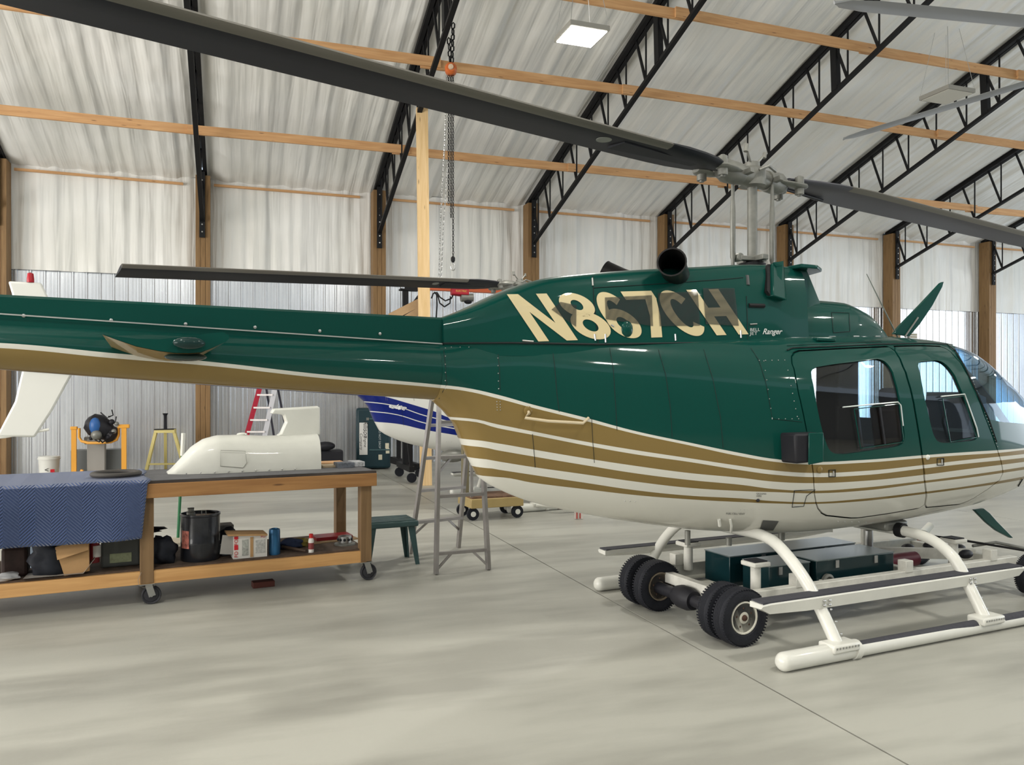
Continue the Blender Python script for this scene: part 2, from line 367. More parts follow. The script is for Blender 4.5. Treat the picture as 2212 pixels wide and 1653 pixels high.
def truss(k):
    t = thing('roof_truss', TLAB[k], 'truss', (X0+SP*k, D, 0), 0, 'black steel roof trusses')
    G = .81; H = D-YR
    def top(d): return EAVE-.03+SL*d
    mb = MB(); mb.bar((-.045, 0, top(0)), (-.045, -H, top(H)), .07, .10, (0, SL, 1)); mb.bar((.045, 0, top(0)), (.045, -H, top(H)), .07, .10, (0, SL, 1)); obj('top_chord', mb, M_BLACK, t, 0)
    mb = MB(); mb.bar((0, -.05, top(0)-G-.18), (0, -H, top(H)-G), .075, .055, (0, SL, 1)); obj('bottom_chord', mb, M_BLACK, t, 0)
    n = 20; pit = H/n
    for i in range(n):
        d = .25+i*pit; zb = top(d)-G-.18*(1-d/H)
        m2 = MB(); m2.bar((0, -d-pit*.5, zb+SL*pit*.5), (0, -d-pit*.5, top(d+pit*.5)), .022, .022); obj('web_rod', m2, M_BLACK, t, 0) if k >= 1 else None
        m3 = MB(); m3.bar((0, -d, top(d)), (0, -d-pit*.5, zb+SL*pit*.5), .035, .035); obj('web_brace', m3, M_BLACK, t, 0) if k >= 0 else None
    d = 5.7; obj('splice_plate', MB().bar((0, -d+.02, top(d)-.02), (0, -d-.02, top(d)-G-.1), .09, .13, (0, 1, 0)), M_BLACK, t, 0)
    mb = MB().box((.0, -.33, EAVE-.62), (.10, .03, 1.25)); obj('post_strap', mb, M_BLACK, t, 0)
    mb = MB()
    for i in range(8): mb.cyl((.0, -.345, EAVE-.16-.14*i), (.0, -.36, EAVE-.16-.14*i), .014, n=6)
    tag(obj('strap_bolt', mb, M_STEEL, t), kind='stuff')
for k in range(-1, 9): truss(k)
for k in range(-1, 7):
    p = thing('wall_post', PLAB[k], 'post', (X0+SP*k, D, 0), 0, 'timber posts along the back wall')
    for j in range(3):
        obj('plank', MB().box(((j-1)*.088+.01, -.13, (EAVE-.05)/2), (.084, .32, EAVE-.05)), M_POST, p, 0, bevel=.004)
    # post stands left of the truss plane
for (y, z, lab) in ((13.96, 5.80, 'lowest long pine roof brace above the second eave'), (11.7, 6.47, 'middle long pine roof brace running behind the chain hoist'), (10.05, 6.98, 'highest long pine roof brace above the hanging lamp')):
    b = thing('pine_brace', lab, 'timber brace', (0, y, z), 0, 'pine braces across the trusses')
    for k in range(-3, 8):
        dz = random.uniform(-.02, .02); mb = MB().bar((X0+SP*k-.15, 0, dz), (X0+SP*(k+1)+.15, .0, -dz), .038, .15)
        o = obj('board', mb, M_PINE, b, 0); o.location.y = .04*(k % 2)
n1 = thing('eave_nailer', 'thin pine strip along the top of the back wall under the eave', 'timber strip', (0, D-.02, EAVE-.16))
for k in range(-3, 8): obj('strip', MB().bar((X0+SP*k+.2, 0, 0), (X0+SP*(k+1)-.35, 0, random.uniform(-.03, .01)), .04, .045), M_PINE, n1, 0)
# ================================================================ THE HELICOPTER
H = Fr(1.054, 5.12, 65.1)
ZT = smooth_tab([(-1.65, 1.775), (-1.3, 1.835), (-1.0, 1.868), (-.4, 1.865), (.3, 1.875), (.8, 1.89), (1.4, 1.90), (2.0, 1.895), (2.3, 1.87), (2.46, 1.84), (2.59, 1.79), (2.78, 1.69), (3.115, 1.436), (3.3, 1.265), (3.5, 1.12), (3.65, 1.02), (3.72, .94)])
ZB = smooth_tab([(-1.65, 1.453), (-1.52, 1.33), (-1.38, 1.02), (-1.2, .915), (-1.034, .85), (-.75, .775), (-.45, .71), (.23, .60), (.92, .55), (1.66, .57), (2.385, .625), (3.06, .75), (3.4, .81), (3.6, .86), (3.72, .90)])
WW = smooth_tab([(-1.65, .163), (-1.38, .205), (-1.03, .295), (-.45, .44), (.2, .56), (.7, .63), (1.2, .66), (1.8, .66), (2.2, .65), (2.5, .625), (2.8, .575), (3.1, .495), (3.4, .37), (3.6, .23), (3.72, .05)])
ZM = smooth_tab([(-1.65, 1.614), (-1.3, 1.52), (-.9, 1.40), (-.4, 1.32), (.3, 1.25), (1, 1.20), (2, 1.15), (2.6, 1.08), (3.1, 1.02), (3.72, .92)])
N1 = [(-1.65, 2.0), (-1.2, 3.2), (-.4, 3.7), (.5, 3.4), (2.3, 2.9), (2.6, 2.3), (3.72, 2)]
N2 = [(-1.65, 2.0), (-1.2, 2.2), (-.4, 2.4), (1, 2.6), (2.3, 2.5), (3, 2.2), (3.72, 2)]
CT = smooth_tab([(-1.62, 1.91), (-1.5, 1.955), (-1.22, 2.085), (-1.06, 2.145), (-.95, 2.168), (-.547, 2.222), (.0, 2.28), (.508, 2.327), (.80, 2.33)])
CW = smooth_tab([(-1.62, .085), (-1.3, .20), (-.9, .285), (-.5, .34), (.0, .37), (.5, .37), (.80, .35)])
BT = smooth_tab([(-5.6, 1.93), (-3.695, 1.82), (-1.6, 1.777)]); BB = smooth_tab([(-5.6, 1.78), (-3.695, 1.60), (-1.6, 1.453)])
def se(v, n): return max(0, 1-abs(v)**n)**(1/n)
def hull_w(s, z):
    if s < -1.65 or s > 3.72: return -1
    zt, zb, zm = lerp_tab(ZT, s), lerp_tab(ZB, s), lerp_tab(ZM, s)
    if z >= zt or z <= zb: return -1
    return lerp_tab(WW, s)*(se((z-zm)/(zt-zm), lerp_tab(N1, s)) if z > zm else se((zm-z)/(zm-zb), lerp_tab(N2, s)))
def in_hull(x, y, z): w = hull_w(x, z); return w > 0 and abs(y) < w
def cowl_w(s, z):
    if s < -1.62 or s > .80: return -1
    zt = lerp_tab(CT, s)
    if z >= zt or z < 1.7: return -1
    v = (z-1.70)/(zt-1.70); return lerp_tab(CW, s)*(se(v, 7))*(1.04-.10*v)
def in_cowl(x, y, z): w = cowl_w(x, z); return w > 0 and abs(y) < w
def boom_w(s, z):
    if s < -5.6 or s > -1.6: return -1
    t, b = lerp_tab(BT, s), lerp_tab(BB, s); c = (t+b)/2; r = (t-b)/2
    return math.sqrt(max(0, r*r-(z-c)**2)) if abs(z-c) < r else -1
def in_boom(x, y, z): w = boom_w(x, z); return w > 0 and abs(y) < w
def in_any(x, y, z): return in_hull(x, y, z) or in_cowl(x, y, z) or in_boom(x, y, z)
def on(px, py, f=in_hull, off=.003):
    h = H.hit(px, py, f)
    if h is None:
        return None
    e = .01; n = Vector((0, -1, 0))
    w = {in_hull: hull_w, in_cowl: cowl_w, in_boom: boom_w}.get(f)
    if w:
        a, b = w(h.x+e, h.z), w(h.x-e, h.z); c, d = w(h.x, h.z+e), w(h.x, h.z-e)
        if min(a, b, c, d) > 0: n = Vector((-(a-b)/(2*e), -1, -(c-d)/(2*e))).normalized()
    return h+n*off
# stripe boundaries measured on the near side -> (s, z)
BP = [
 [(0,741),(244,763),(447,781),(696,809),(945,831),(1000,837),(1075,853),(1150,874),(1263,902),(1375,932),(1488,956),(1600,979),(1675,992),(1750,998),(1862,994),(1990,984),(2087,977),(2151,973),(2205,969)],
 [(0,752),(244,774),(447,790),(696,817),(945,838),(1000,844),(1075,861),(1150,881),(1263,909),(1375,938),(1488,962),(1600,986),(1675,998),(1750,1004),(1862,1000),(1990,990),(2087,983),(2151,979),(2205,973)],
 [(1000,903),(1075,917),(1150,932),(1263,954),(1375,973),(1488,990),(1600,1007),(1675,1017),(1757,1022),(1862,1018),(1994,1005),(2087,994),(2205,982)],
 [(1003,909),(1075,925),(1150,939.5),(1263,962),(1375,982),(1488,998),(1600,1016),(1675,1026),(1761,1031),(1862,1027),(1994,1012.5),(2087,1002),(2205,990)],
 [(1018,950),(1075,958),(1150,971),(1263,990),(1375,1007),(1488,1022),(1600,1032.5),(1675,1041),(1761,1044),(1862,1039.5),(1996,1026),(2087,1014),(2205,999)],
 [(1030,965),(1075,973),(1150,986),(1263,1005),(1375,1023),(1488,1037),(1600,1047.5),(1675,1057),(1761,1060.5),(1862,1054),(1996,1039),(2087,1027.5),(2205,1010)],
 [(1045,992),(1075,997),(1150,1009),(1263,1025),(1375,1041),(1488,1054),(1600,1061),(1675,1063.5),(1761,1066),(1862,1060.5),(1996,1044),(2087,1033),(2205,1016)],
 [(1060,1012),(1075,1014.5),(1150,1026),(1263,1043),(1375,1059.5),(1488,1071),(1600,1077),(1675,1083),(1761,1085),(1862,1078),(1996,1063),(2087,1051),(2205,1031)],
 [(1078,1031),(1150,1043),(1263,1057),(1375,1070),(1488,1079),(1600,1085),(1675,1088),(1761,1089),(1862,1083),(1996,1067.6),(2087,1055.6),(2205,1037)]]
S0, S1 = -5.6, 3.8; Z0, Z1 = .5, 2.3
def stripes():
    cs = []
    for pts in BP:
        c = []
        for px, py in pts:
            h = H.hit(px, py, in_hull if px > 962 else in_boom)
            if h and (not c or h.x > c[-1][0]+.02): c.append((h.x, h.z))
        cs.append(c)
    return cs
CS = stripes()
def paint(name, curves, cols, first=0):
    m = bpy.data.materials.new(name); m.use_nodes = True; nt = m.node_tree; b = nt.nodes['Principled BSDF']
    b.inputs['Roughness'].default_value = .35; b.inputs['Coat Weight'].default_value = .65; b.inputs['Coat Roughness'].default_value = .05; b.inputs['Coat IOR'].default_value = 1.38; b.inputs['Specular IOR Level'].default_value = .06
    tc = nt.nodes.new('ShaderNodeTexCoord'); sp = nt.nodes.new('ShaderNodeSeparateXYZ'); nt.links.new(tc.outputs['Object'], sp.inputs[0])
    mr = nt.nodes.new('ShaderNodeMapRange'); mr.inputs[1].default_value = S0; mr.inputs[2].default_value = S1; nt.links.new(sp.outputs[0], mr.inputs[0])
    mz = nt.nodes.new('ShaderNodeMapRange'); mz.inputs[1].default_value = Z0; mz.inputs[2].default_value = Z1; nt.links.new(sp.outputs[2], mz.inputs[0])
    acc = None
    for c in curves:
        fc = nt.nodes.new('ShaderNodeFloatCurve'); cv = fc.mapping.curves[0]; P = [((x-S0)/(S1-S0), (z-Z0)/(Z1-Z0)) for x, z in c]
        if P[0][0] > .01: P = [(0, P[0][1])]+P
        if P[-1][0] < .99: P = P+[(1, P[-1][1]+.01)]
        cv.points[0].location = P[0]; cv.points[1].location = P[-1]
        for p in P[1:-1]: cv.points.new(*p)
        fc.mapping.update(); nt.links.new(mr.outputs[0], fc.inputs['Value'])
        lt = nt.nodes.new('ShaderNodeMath'); lt.operation = 'LESS_THAN'; nt.links.new(mz.outputs[0], lt.inputs[0]); nt.links.new(fc.outputs[0], lt.inputs[1])
        if acc:
            ad = nt.nodes.new('ShaderNodeMath'); ad.operation = 'ADD'; nt.links.new(acc, ad.inputs[0]); nt.links.new(lt.outputs[0], ad.inputs[1]); acc = ad.outputs[0]
        else: acc = lt.outputs[0]
    dv = nt.nodes.new('ShaderNodeMath'); dv.operation = 'MULTIPLY_ADD'; dv.inputs[1].default_value = 1/len(cols); dv.inputs[2].default_value = .5/len(cols); nt.links.new(acc, dv.inputs[0])
    r = nt.nodes.new('ShaderNodeValToRGB'); r.color_ramp.interpolation = 'CONSTANT'; e = r.color_ramp.elements
    e[0].position = 0; e[0].color = (*cols[0], 1); e[1].position = 1/len(cols); e[1].color = (*cols[1], 1)
    for i in range(2, len(cols)):
        q = e.new(i/len(cols)); q.color = (*cols[i], 1)
    nt.links.new(dv.outputs[0], r.inputs[0]); nt.links.new(r.outputs[0], b.inputs['Base Color'])
    return m
GREEN = (.003, .050, .039); GOLD = (.205, .14, .047); WHT = (.62, .61, .55)
M_PAINT = paint('green_gold_white_paint', CS, [GREEN, WHT, GOLD, WHT, GOLD, WHT, GOLD, WHT, GOLD, WHT])
def plain(name, col, rough=.22, coat=.55):
    m = pbr(name, col, .35, coat=coat*.8, spec=.06); m.node_tree.nodes['Principled BSDF'].inputs['Coat IOR'].default_value = 1.38; return m
M_GREEN = plain('green_paint', GREEN); M_GOLD = plain('gold_paint', GOLD, .3, .5); M_CREAM = pbr('cream_letter', (.62, .52, .30), .35, coat=.4)
M_SEAM = pbr('seam_rubber', (.006, .012, .012), .6)
M_INT = pbr('cabin_lining', (.05, .042, .038), .75); M_SEAT = pbr('seat_fabric', (.035, .035, .045), .8); M_BROWN = pbr('brown_leather', (.09, .055, .04), .55)
def glass(name, tint, rgl=.02):
    m = bpy.data.materials.new(name); m.use_nodes = True; nt = m.node_tree; nt.nodes.clear(); o = nt.nodes.new('ShaderNodeOutputMaterial')
    t = nt.nodes.new('ShaderNodeBsdfTransparent'); t.inputs[0].default_value = (*tint, 1); g = nt.nodes.new('ShaderNodeBsdfGlossy'); g.inputs['Roughness'].default_value = rgl
    lw = nt.nodes.new('ShaderNodeLayerWeight'); lw.inputs[0].default_value = .5; pw = nt.nodes.new('ShaderNodeMath'); pw.operation = 'POWER'; pw.inputs[1].default_value = 5; nt.links.new(lw.outputs['Facing'], pw.inputs[0]); f = nt.nodes.new('ShaderNodeMath'); f.operation = 'MULTIPLY_ADD'; f.inputs[1].default_value = .9; f.inputs[2].default_value = .045; nt.links.new(pw.outputs[0], f.inputs[0]); mx = nt.nodes.new('ShaderNodeMixShader')
    nt.links.new(f.outputs[0], mx.inputs[0]); nt.links.new(t.outputs[0], mx.inputs[1]); nt.links.new(g.outputs[0], mx.inputs[2]); nt.links.new(mx.outputs[0], o.inputs[0]); return m
M_GLASS = glass('clear_window', (.92, .93, .94)); M_WS = glass('blue_tinted_windshield', (.70, .86, .97))

heli = thing('helicopter', 'large green helicopter with gold and white stripes in the foreground, standing on its skids', 'helicopter', H.loc, H.rz)
def sect(s, n=48, ins=0):
    zt, zb, zm, w = lerp_tab(ZT, s)-ins, lerp_tab(ZB, s)+ins, lerp_tab(ZM, s), max(.01, lerp_tab(WW, s)-ins); a1, a2 = lerp_tab(N1, s), lerp_tab(N2, s); out = []
    for k in range(n):
        t = 2*math.pi*(k+.5)/n; c, d = math.cos(t), math.sin(t); e = a1 if d > 0 else a2
        q = (abs(c)**e+abs(d)**e)**(-1/e)      # superellipse radius for direction
        out.append(Vector((s, w*c*q, zm+((zt-zm) if d > 0 else (zm-zb))*d*q)))
    return out
SS = [-1.65+i*.07 for i in range(62)]+[2.7+.06*i for i in range(15)]+[3.57, 3.6, 3.63, 3.66, 3.68, 3.70, 3.715]
SS = sorted(set(round(s, 4) for s in SS if s <= 3.72))
def solid_from(me): o = bpy.data.objects.new('tmp', me); C.objects.link(o); return o
def bake(o):
    bpy.context.view_layer.update(); me = bpy.data.meshes.new_from_object(o.evaluated_get(bpy.context.evaluated_depsgraph_get())); return me
def boolm(me, cutters, keep=None):      # cutters: list of (MB, op); applied one at a time, retried with a hair of jitter if a cut fails
    cur = me
    for c, op in cutters:
        n0 = sum(1 for v in cur.vertices if keep is not None and v.co.x < keep)
        for k in range(6):
            o = solid_from(cur.copy()); q = solid_from(c.mesh('cut')); q.location = (.0007*k, .0004*k, -.0006*k)
            md = o.modifiers.new('m', 'BOOLEAN'); md.object = q; md.operation = op; md.solver = 'EXACT'; r = bake(o)
            bpy.data.objects.remove(o); bpy.data.objects.remove(q)
            n1 = sum(1 for v in r.vertices if keep is not None and v.co.x < keep)
            if len(r.vertices) > 20 and n1 >= n0*.98: break
            print('RETRY', k, op, len(r.vertices), n0, n1)
        cur = r
    return cur
def shell_of(a, b, m0, m1):             # closed double-walled hull, outer skin inset a, inner skin inset b
    mo = MB().loft([sect(s, ins=a) for s in SS if a < .001 or (-1.645 <= s <= 3.69)]).mesh('o'); mi = MB().loft([sect(s, ins=b) for s in SS if -1.62 <= s <= 3.58]).mesh('i')
    bm = bmesh.new(); bm.from_mesh(mo); n_out = len(bm.faces); bm.from_mesh(mi); bm.faces.ensure_lookup_table()
    fl_ = bm.faces[n_out:]; bmesh.ops.reverse_faces(bm, faces=fl_)
    for f in fl_: f.material_index = 1 if m1 else 0
    me = bpy.data.meshes.new('shell'); bm.to_mesh(me); bm.free(); me.materials.append(m0)
    if m1: me.materials.append(m1)
    return me
shell = shell_of(0, .022, M_PAINT, M_INT)
def sz(pts): return [(h.x, h.z) for h in (H.hit(px, py, in_hull) for px, py in pts) if h]
def grow(poly, d):
    n = len(poly); A = sum(poly[i][0]*poly[(i+1) % n][1]-poly[(i+1) % n][0]*poly[i][1] for i in range(n)); sg = 1 if A > 0 else -1; out = []
    for i in range(n):
        p, q, r = poly[i-1], poly[i], poly[(i+1) % n]
        a = Vector((q[0]-p[0], q[1]-p[1])).normalized(); b = Vector((r[0]-q[0], r[1]-q[1])).normalized(); na = Vector((a.y, -a.x))*sg; nb = Vector((b.y, -b.x))*sg
        m = (na+nb).normalized(); k = d/max(.5, m.dot(na)); out.append((q[0]+m.x*k, q[1]+m.y*k))
    return out
def rnd(poly, it=2):
    for _ in range(it):
        o2 = []
        for i in range(len(poly)):
            p, q = poly[i], poly[(i+1) % len(poly)]
            L = math.hypot(q[0]-p[0], q[1]-p[1]); k = min(.25, .03/max(L, 1e-6))
            o2 += [(p[0]+(q[0]-p[0])*k, p[1]+(q[1]-p[1])*k), (q[0]+(p[0]-q[0])*k, q[1]+(p[1]-q[1])*k)]
        poly = o2
    return poly
P_RD = rnd(sz([(1709,775),(1720,760),(1760,758),(1830,754),(1926,750),(1945,783),(1961,827),(1976,896),(1990,985),(1995,1040),(1994,1096),(1920,1109),(1847,1119),(1780,1112),(1765,1092),(1760,1060),(1754,990),(1741,915),(1724,840)]), 1)
P_FD = rnd(sz([(1929,750),(1990,748),(2040,750),(2060,768),(2093,817),(2123,892),(2151,965),(2166,1030),(2172,1072),(2080,1088),(1998,1096),(1999,1040),(1994,985),(1980,896),(1965,827),(1949,783)]), 1)
P_RW = rnd(sz([(1748,796),(1800,787),(1860,780),(1900,774),(1922,787),(1937,832),(1948,892),(1956,950),(1945,964),(1885,973),(1825,982),(1795,980),(1782,952),(1770,905),(1761,859)]), 2)
P_FW = rnd(sz([(1980,783),(2005,780),(2031,778),(2054,795),(2078,847),(2098,893),(2114,937),(2109,952),(2039,958),(2024,954),(2014,934),(2003,885),(1993,842)]), 2)
_w = sz([(2064,757),(2085,795),(2110,850),(2136,906),(2165,912),(2195,914)])
P_WS = [(2.44, 1.99), (2.42, 1.855), (_w[0][0]+.12, _w[0][1]+.045)]+_w+[(3.1, 1.235), (3.4, 1.23), (3.9, 1.25), (3.9, 1.99)]
P_CH = [(2.78, .78), (2.85, .93), (3.0, 1.0), (3.3, 1.0), (3.5, .96), (3.9, .95), (3.9, .5), (2.74, .5)]
NEAR, FAR = (-1.0, -.02), (.02, 1.0)
cut = lambda P, y=(-1.2, 1.2): MB().prism(P, *y)
G1 = .009
body = boolm(shell, [(cut(grow(P_RD, G1)), 'DIFFERENCE'), (cut(grow(P_FD, G1)), 'DIFFERENCE'), (cut(P_WS), 'DIFFERENCE'), (cut(P_CH, (-1, -.06)), 'DIFFERENCE'), (cut(P_CH, (.06, 1)), 'DIFFERENCE')], keep=.3)
fus = link('fuselage_shell', body, None, heli, 30)
gshell = shell_of(.009, .013, M_GLASS, None); cshell = shell_of(.012, .022, M_SEAM, None)
for side, y in (('near', NEAR), ('far', FAR)):
    for P, Wd, wlab in ((P_RD, P_RW, 'wide side window pane'), (P_FD, P_FW, 'narrow front side window pane')):
        d = link('door', boolm(shell, [(cut(P, y), 'INTERSECT'), (cut(Wd), 'DIFFERENCE')]), None, heli, 30)
        g = link('window_pane', boolm(gshell, [(cut(grow(Wd, .012), y), 'INTERSECT')]), None, d, 30)
        fr = boolm(cshell, [(cut(grow(Wd, .014), y), 'INTERSECT'), (cut(grow(Wd, -.006)), 'DIFFERENCE')]); link('window_seal', fr, None, d, 30)
        sl = boolm(cshell, [(cut(grow(P, .02), y), 'INTERSECT'), (cut(grow(P, -.015)), 'DIFFERENCE')]); link('door_seal', sl, None, d, 30)
gw = shell_of(.009, .013, M_WS, None)
link('windshield', boolm(gw, [(cut(grow(P_WS, .01)), 'INTERSECT')]), None, heli, 30)
link('chin_window', boolm(gw, [(cut(grow(P_CH, .01)), 'INTERSECT')]), None, heli, 30)
link('windshield_post', boolm(cshell, [(cut(P_WS, (-.035, .035)), 'INTERSECT')]), None, heli, 30)
# cabin: floor, bulkhead, seats, console
obj('cabin_floor', MB().box((1.6, 0, .80), (1.9, .86, .03)), M_INT, heli)
obj('cabin_bulkhead', MB().box((.40, 0, 1.25), (.03, .95, .9)), M_BROWN, heli)
def seat(x, y, w, h, name='cabin_seat'):
    s = obj(name, MB().box((x+.22, y, 1.02), (.46, w, .13)), M_SEAT, heli, bevel=.03)
    obj('seat_back', MB().box((x, y, .98+h/2), (.12, w, h), M=Matrix.Rotation(R(-10), 4, 'Y')), M_BROWN, s, bevel=.04)
    obj('seat_base', MB().box((x+.2, y, .88), (.38, w*.85, .16)), M_INT, s)
for y in (-.38, 0, .38): seat(.62, y, .36, .46)
for y in (-.29, .29):
    seat(1.72, y, .42, .44)
    obj('head_rest', MB().box((1.66, y, 1.47), (.08, .24, .12)), M_SEAT, heli, bevel=.03)
obj('control_mast', MB().box((1.42, 0, 1.3), (.22, .20, 1.05)), M_INT, heli, bevel=.02)
obj('instrument_panel', MB().loft([[Vector((x, y, z)) for x, y, z in ((2.55, -.2, 1.22), (2.55, .2, 1.22), (2.62, .2, 1.5), (2.62, -.2, 1.5))], [Vector((x, y, z)) for x, y, z in ((2.8, -.2, 1.18), (2.8, .2, 1.18), (2.76, .2, 1.46), (2.76, -.2, 1.46))]]), M_DARK, heli)
for y in (-.3, .3):
    obj('cyclic_stick', MB().tube([(2.05, y, .82), (2.15, y, 1.0), (2.22, y, 1.12), (2.14, y, 1.28), (2.16, y, 1.38)], .012, 8), M_BLACK, heli)
# sliding pane frames on the near windows
def px_strip(name, pts, w, mat, f=in_hull, off=.006, parent=None, closed=False, depth=.006):
    P = [on(px, py, f, off) for px, py in pts]; P = [p for p in P if p]
    return obj(name, MB().tube(P, w, 6, closed=closed), mat, parent or heli)
def dens(pts, step=14):
    out = [pts[0]]
    for a, b in zip(pts, pts[1:]):
        n = max(1, int(math.hypot(b[0]-a[0], b[1]-a[1])/step)); out += [(a[0]+(b[0]-a[0])*i/n, a[1]+(b[1]-a[1])*i/n) for i in range(1, n+1)]
    return out
M_FRM = pbr('window_track', (.55, .60, .58), .3, .4)
px_strip('window_track', dens([(1819, 880), (1880, 874), (1938, 869), (1944, 876), (1949, 920)]), .0045, M_FRM)
px_strip('sliding_pane_frame', dens([(1844, 884), (1941, 873), (1951, 955), (1858, 969), (1844, 884)]), .003, M_GREEN, off=.004)
px_strip('sliding_pane_frame', dens([(1901, 880), (1912, 960)]), .006, M_DARK, off=.0)
px_strip('window_track', dens([(2031, 857), (2082, 852), (2108, 925), (2112, 944)]), .0045, M_FRM)
px_strip('sliding_pane_frame', dens([(2035, 862), (2080, 856), (2108, 945), (2052, 955), (2035, 862)]), .003, M_GREEN, off=.004)
# panel seams on the hull
SEAMS = [[(957,745),(962,790),(965,830),(948,862)], [(1075,748),(1079,800),(1080,845)], [(1193,752),(1198,790),(1203,850),(1208,890)], [(1317,752),(1325,800),(1330,880),(1333,930)], [(1422,755),(1438,810),(1448,880),(1452,945)],
         [(1520,755),(1540,820),(1556,900),(1562,968)], [(1622,752),(1640,780),(1655,830),(1664,880),(1668,905),(1733,912)], [(1150,938),(1153,970),(1156,1010)], [(1278,905),(1281,962),(1284,1000)], [(1700,747),(1900,738),(1905,740)]]
seam = MB()
for sm_ in SEAMS:
    P = [p for p in (on(px, py, in_hull, .0005) for px, py in dens(sm_)) if p]; seam.tube(P, .0016, 4)
obj('panel_seams', seam, M_SEAM, heli)['kind'] = 'stuff'
riv = MB()
def rivets(pts, step, f=in_hull, r=.0035):
    for px, py in dens(pts, step):
        p = on(px, py, f, .0)
        if p: riv.ball(p, r, 4)
rivets([(962,752),(962,840)], 15); rivets([(975,750),(1070,750)], 17); rivets([(1075,757),(1077,840)], 16); rivets([(1640,779),(1695,778)], 12); rivets([(1650,780),(1668,903)], 20); rivets([(1702,800),(1722,900)], 16); rivets([(1668,905),(1725,905)], 14)
rivets([(1073,868),(1074,886)], 5); rivets([(1080,868),(1081,886)], 5); rivets([(2100,817),(2155,965)], 7, r=.003); rivets([(1810,1127),(1900,1130)], 14); rivets([(1600,1102),(1640,1101)], 7, r=.002); rivets([(1350,1083),(1372,1084)], 9)
obj('rivets', riv, M_STEEL, heli)['kind'] = 'stuff'
# tail boom, drive-shaft cover
def ring(s, n=28):
    t, b = lerp_tab(BT, s), lerp_tab(BB, s); r = (t-b)/2; return [Vector((s, r*math.cos(2*math.pi*k/n), (t+b)/2+r*math.sin(2*math.pi*k/n))) for k in range(n)]
obj('tail_boom', MB().loft([ring(-5.6+.16*i) for i in range(26)]), M_PAINT, heli)
cov = []
for i in range(24):
    s = -5.3+i*(3.69/23); zb = lerp_tab(BT, s)-.03; zt = lerp_tab([(-5.3, 1.965), (-3.695, 1.933), (-1.608, 1.912)], s); w = .068
    cov.append([Vector((s, -w, zb)), Vector((s, w, zb)), Vector((s, w*.92, zt-.012)), Vector((s, w*.7, zt)), Vector((s, -w*.7, zt)), Vector((s, -w*.92, zt-.012))])
obj('drive_shaft_cover', MB().loft(cov), M_GREEN, heli)
mb = MB(); mb.bar((-5.3, -.078, lerp_tab(BT, -5.3)-.005), (-1.62, -.078, 1.765), .004, .006); obj('cover_hinge_strip', mb, pbr('hinge', (.45, .45, .43), .4, .5), heli)
mb = MB()
for px, py in ((51,682),(240,692),(401,700),(551,707),(691,715),(821,721)):
    x, z = H.at(px, py, -.07); mb.lathe([(.0001, 0), (.008, .0), (.008, .004), (.0001, .006)], (x, -.066, z), 'y', 10, M=Matrix.Rotation(math.pi, 4, 'Z'))
obj('cover_fasteners', mb, M_STEEL, heli)['kind'] = 'stuff'
# engine cowling
def csec(s, n=10):
    zt = lerp_tab(CT, s); pts = []
    vs = [0, .2, .4, .6, .74, .84, .91, .96, .985, .998]
    L = [Vector((s, -max(.0, cowl_w(s, 1.7+v*(zt-1.7)) if v < 1 else 0), 1.7+v*(zt-1.7))) for v in vs]
    return L+[Vector((v.x, -v.y, v.z)) for v in reversed(L)]
cw = obj('engine_cowling', MB().loft([csec(-1.615+i*.04) for i in range(61)]), M_GREEN, heli)
# overhanging top lip of the pylon, intake fairing, forward fairing
obj('pylon_top_lip', MB().plate([(.72, -.36), (.86, -.36), (.99, -.27), (1.04, -.1), (1.04, .1), (.99, .27), (.86, .36), (.72, .36)], 2.300, 2.325), M_GREEN, heli, bevel=.006)
pl = [[Vector((s, y, z)) for y, z in ((-w, 1.8), (w, 1.8), (w*.96, zt), (-w*.96, zt))] for s, w, zt in ((.72, .29, 2.305), (.86, .28, 2.305), (.885, .277, 2.27), (1.02, .24, 2.10))]
obj('pylon_front', MB().loft(pl), M_GREEN, heli, bevel=.01)
def fsec(s, zt, w):
    out = []
    for k in range(16):
        t = math.pi*k/15; c, d = math.cos(t), math.sin(t); q = (abs(c)**3.2+abs(d)**3.2)**(-1/3.2); out.append(Vector((s, w*c*q, 1.78+(zt-1.78)*d*q)))
    return out
FT = smooth_tab([(.62, 2.12), (.9, 2.138), (1.277, 2.135), (1.45, 2.10), (1.6, 2.03), (1.72, 1.95), (1.80, 1.88)]); FW = smooth_tab([(.62, .34), (1.1, .33), (1.5, .28), (1.7, .21), (1.80, .12)])
def fair_w(s, z):
    if s < .62 or s > 1.8: return -1
    zt, w = lerp_tab(FT, s), lerp_tab(FW, s)
    if z >= zt or z < 1.79: return -1
    return w*se((z-1.78)/(zt-1.78), 3.2)
def in_fair(x, y, z): w = fair_w(x, z); return w > 0 and abs(y) < w
obj('forward_fairing', MB().loft([fsec(.62+i*.0295, lerp_tab(FT, .62+i*.0295), lerp_tab(FW, .62+i*.0295)) for i in range(41)]), M_GREEN, heli)
px_strip('access_panel', dens([(1796, 675), (1834, 676), (1836, 716), (1800, 719), (1796, 675)], 6), .0018, M_SEAM, in_fair, .001)
px_strip('cowling_seam', dens([(1710, 652), (1718, 690), (1721, 733)], 6), .002, M_SEAM, in_fair, .001)
def pq(px, py, o): v = on(px, py, in_cowl, o); return v if v else Vector((*[H.at(px, py, -.36-o)[0], -.36-o], H.at(px, py, -.36-o)[1]))
so = obj('air_intake', MB().loft([[pq(*p, 0) for p in ((1656, 577), (1690, 574), (1686, 652), (1654, 642))], [pq(*p, .045) for p in ((1662, 580), (1688, 577), (1686, 650), (1660, 642))]]), M_GREEN, heli, bevel=.006)
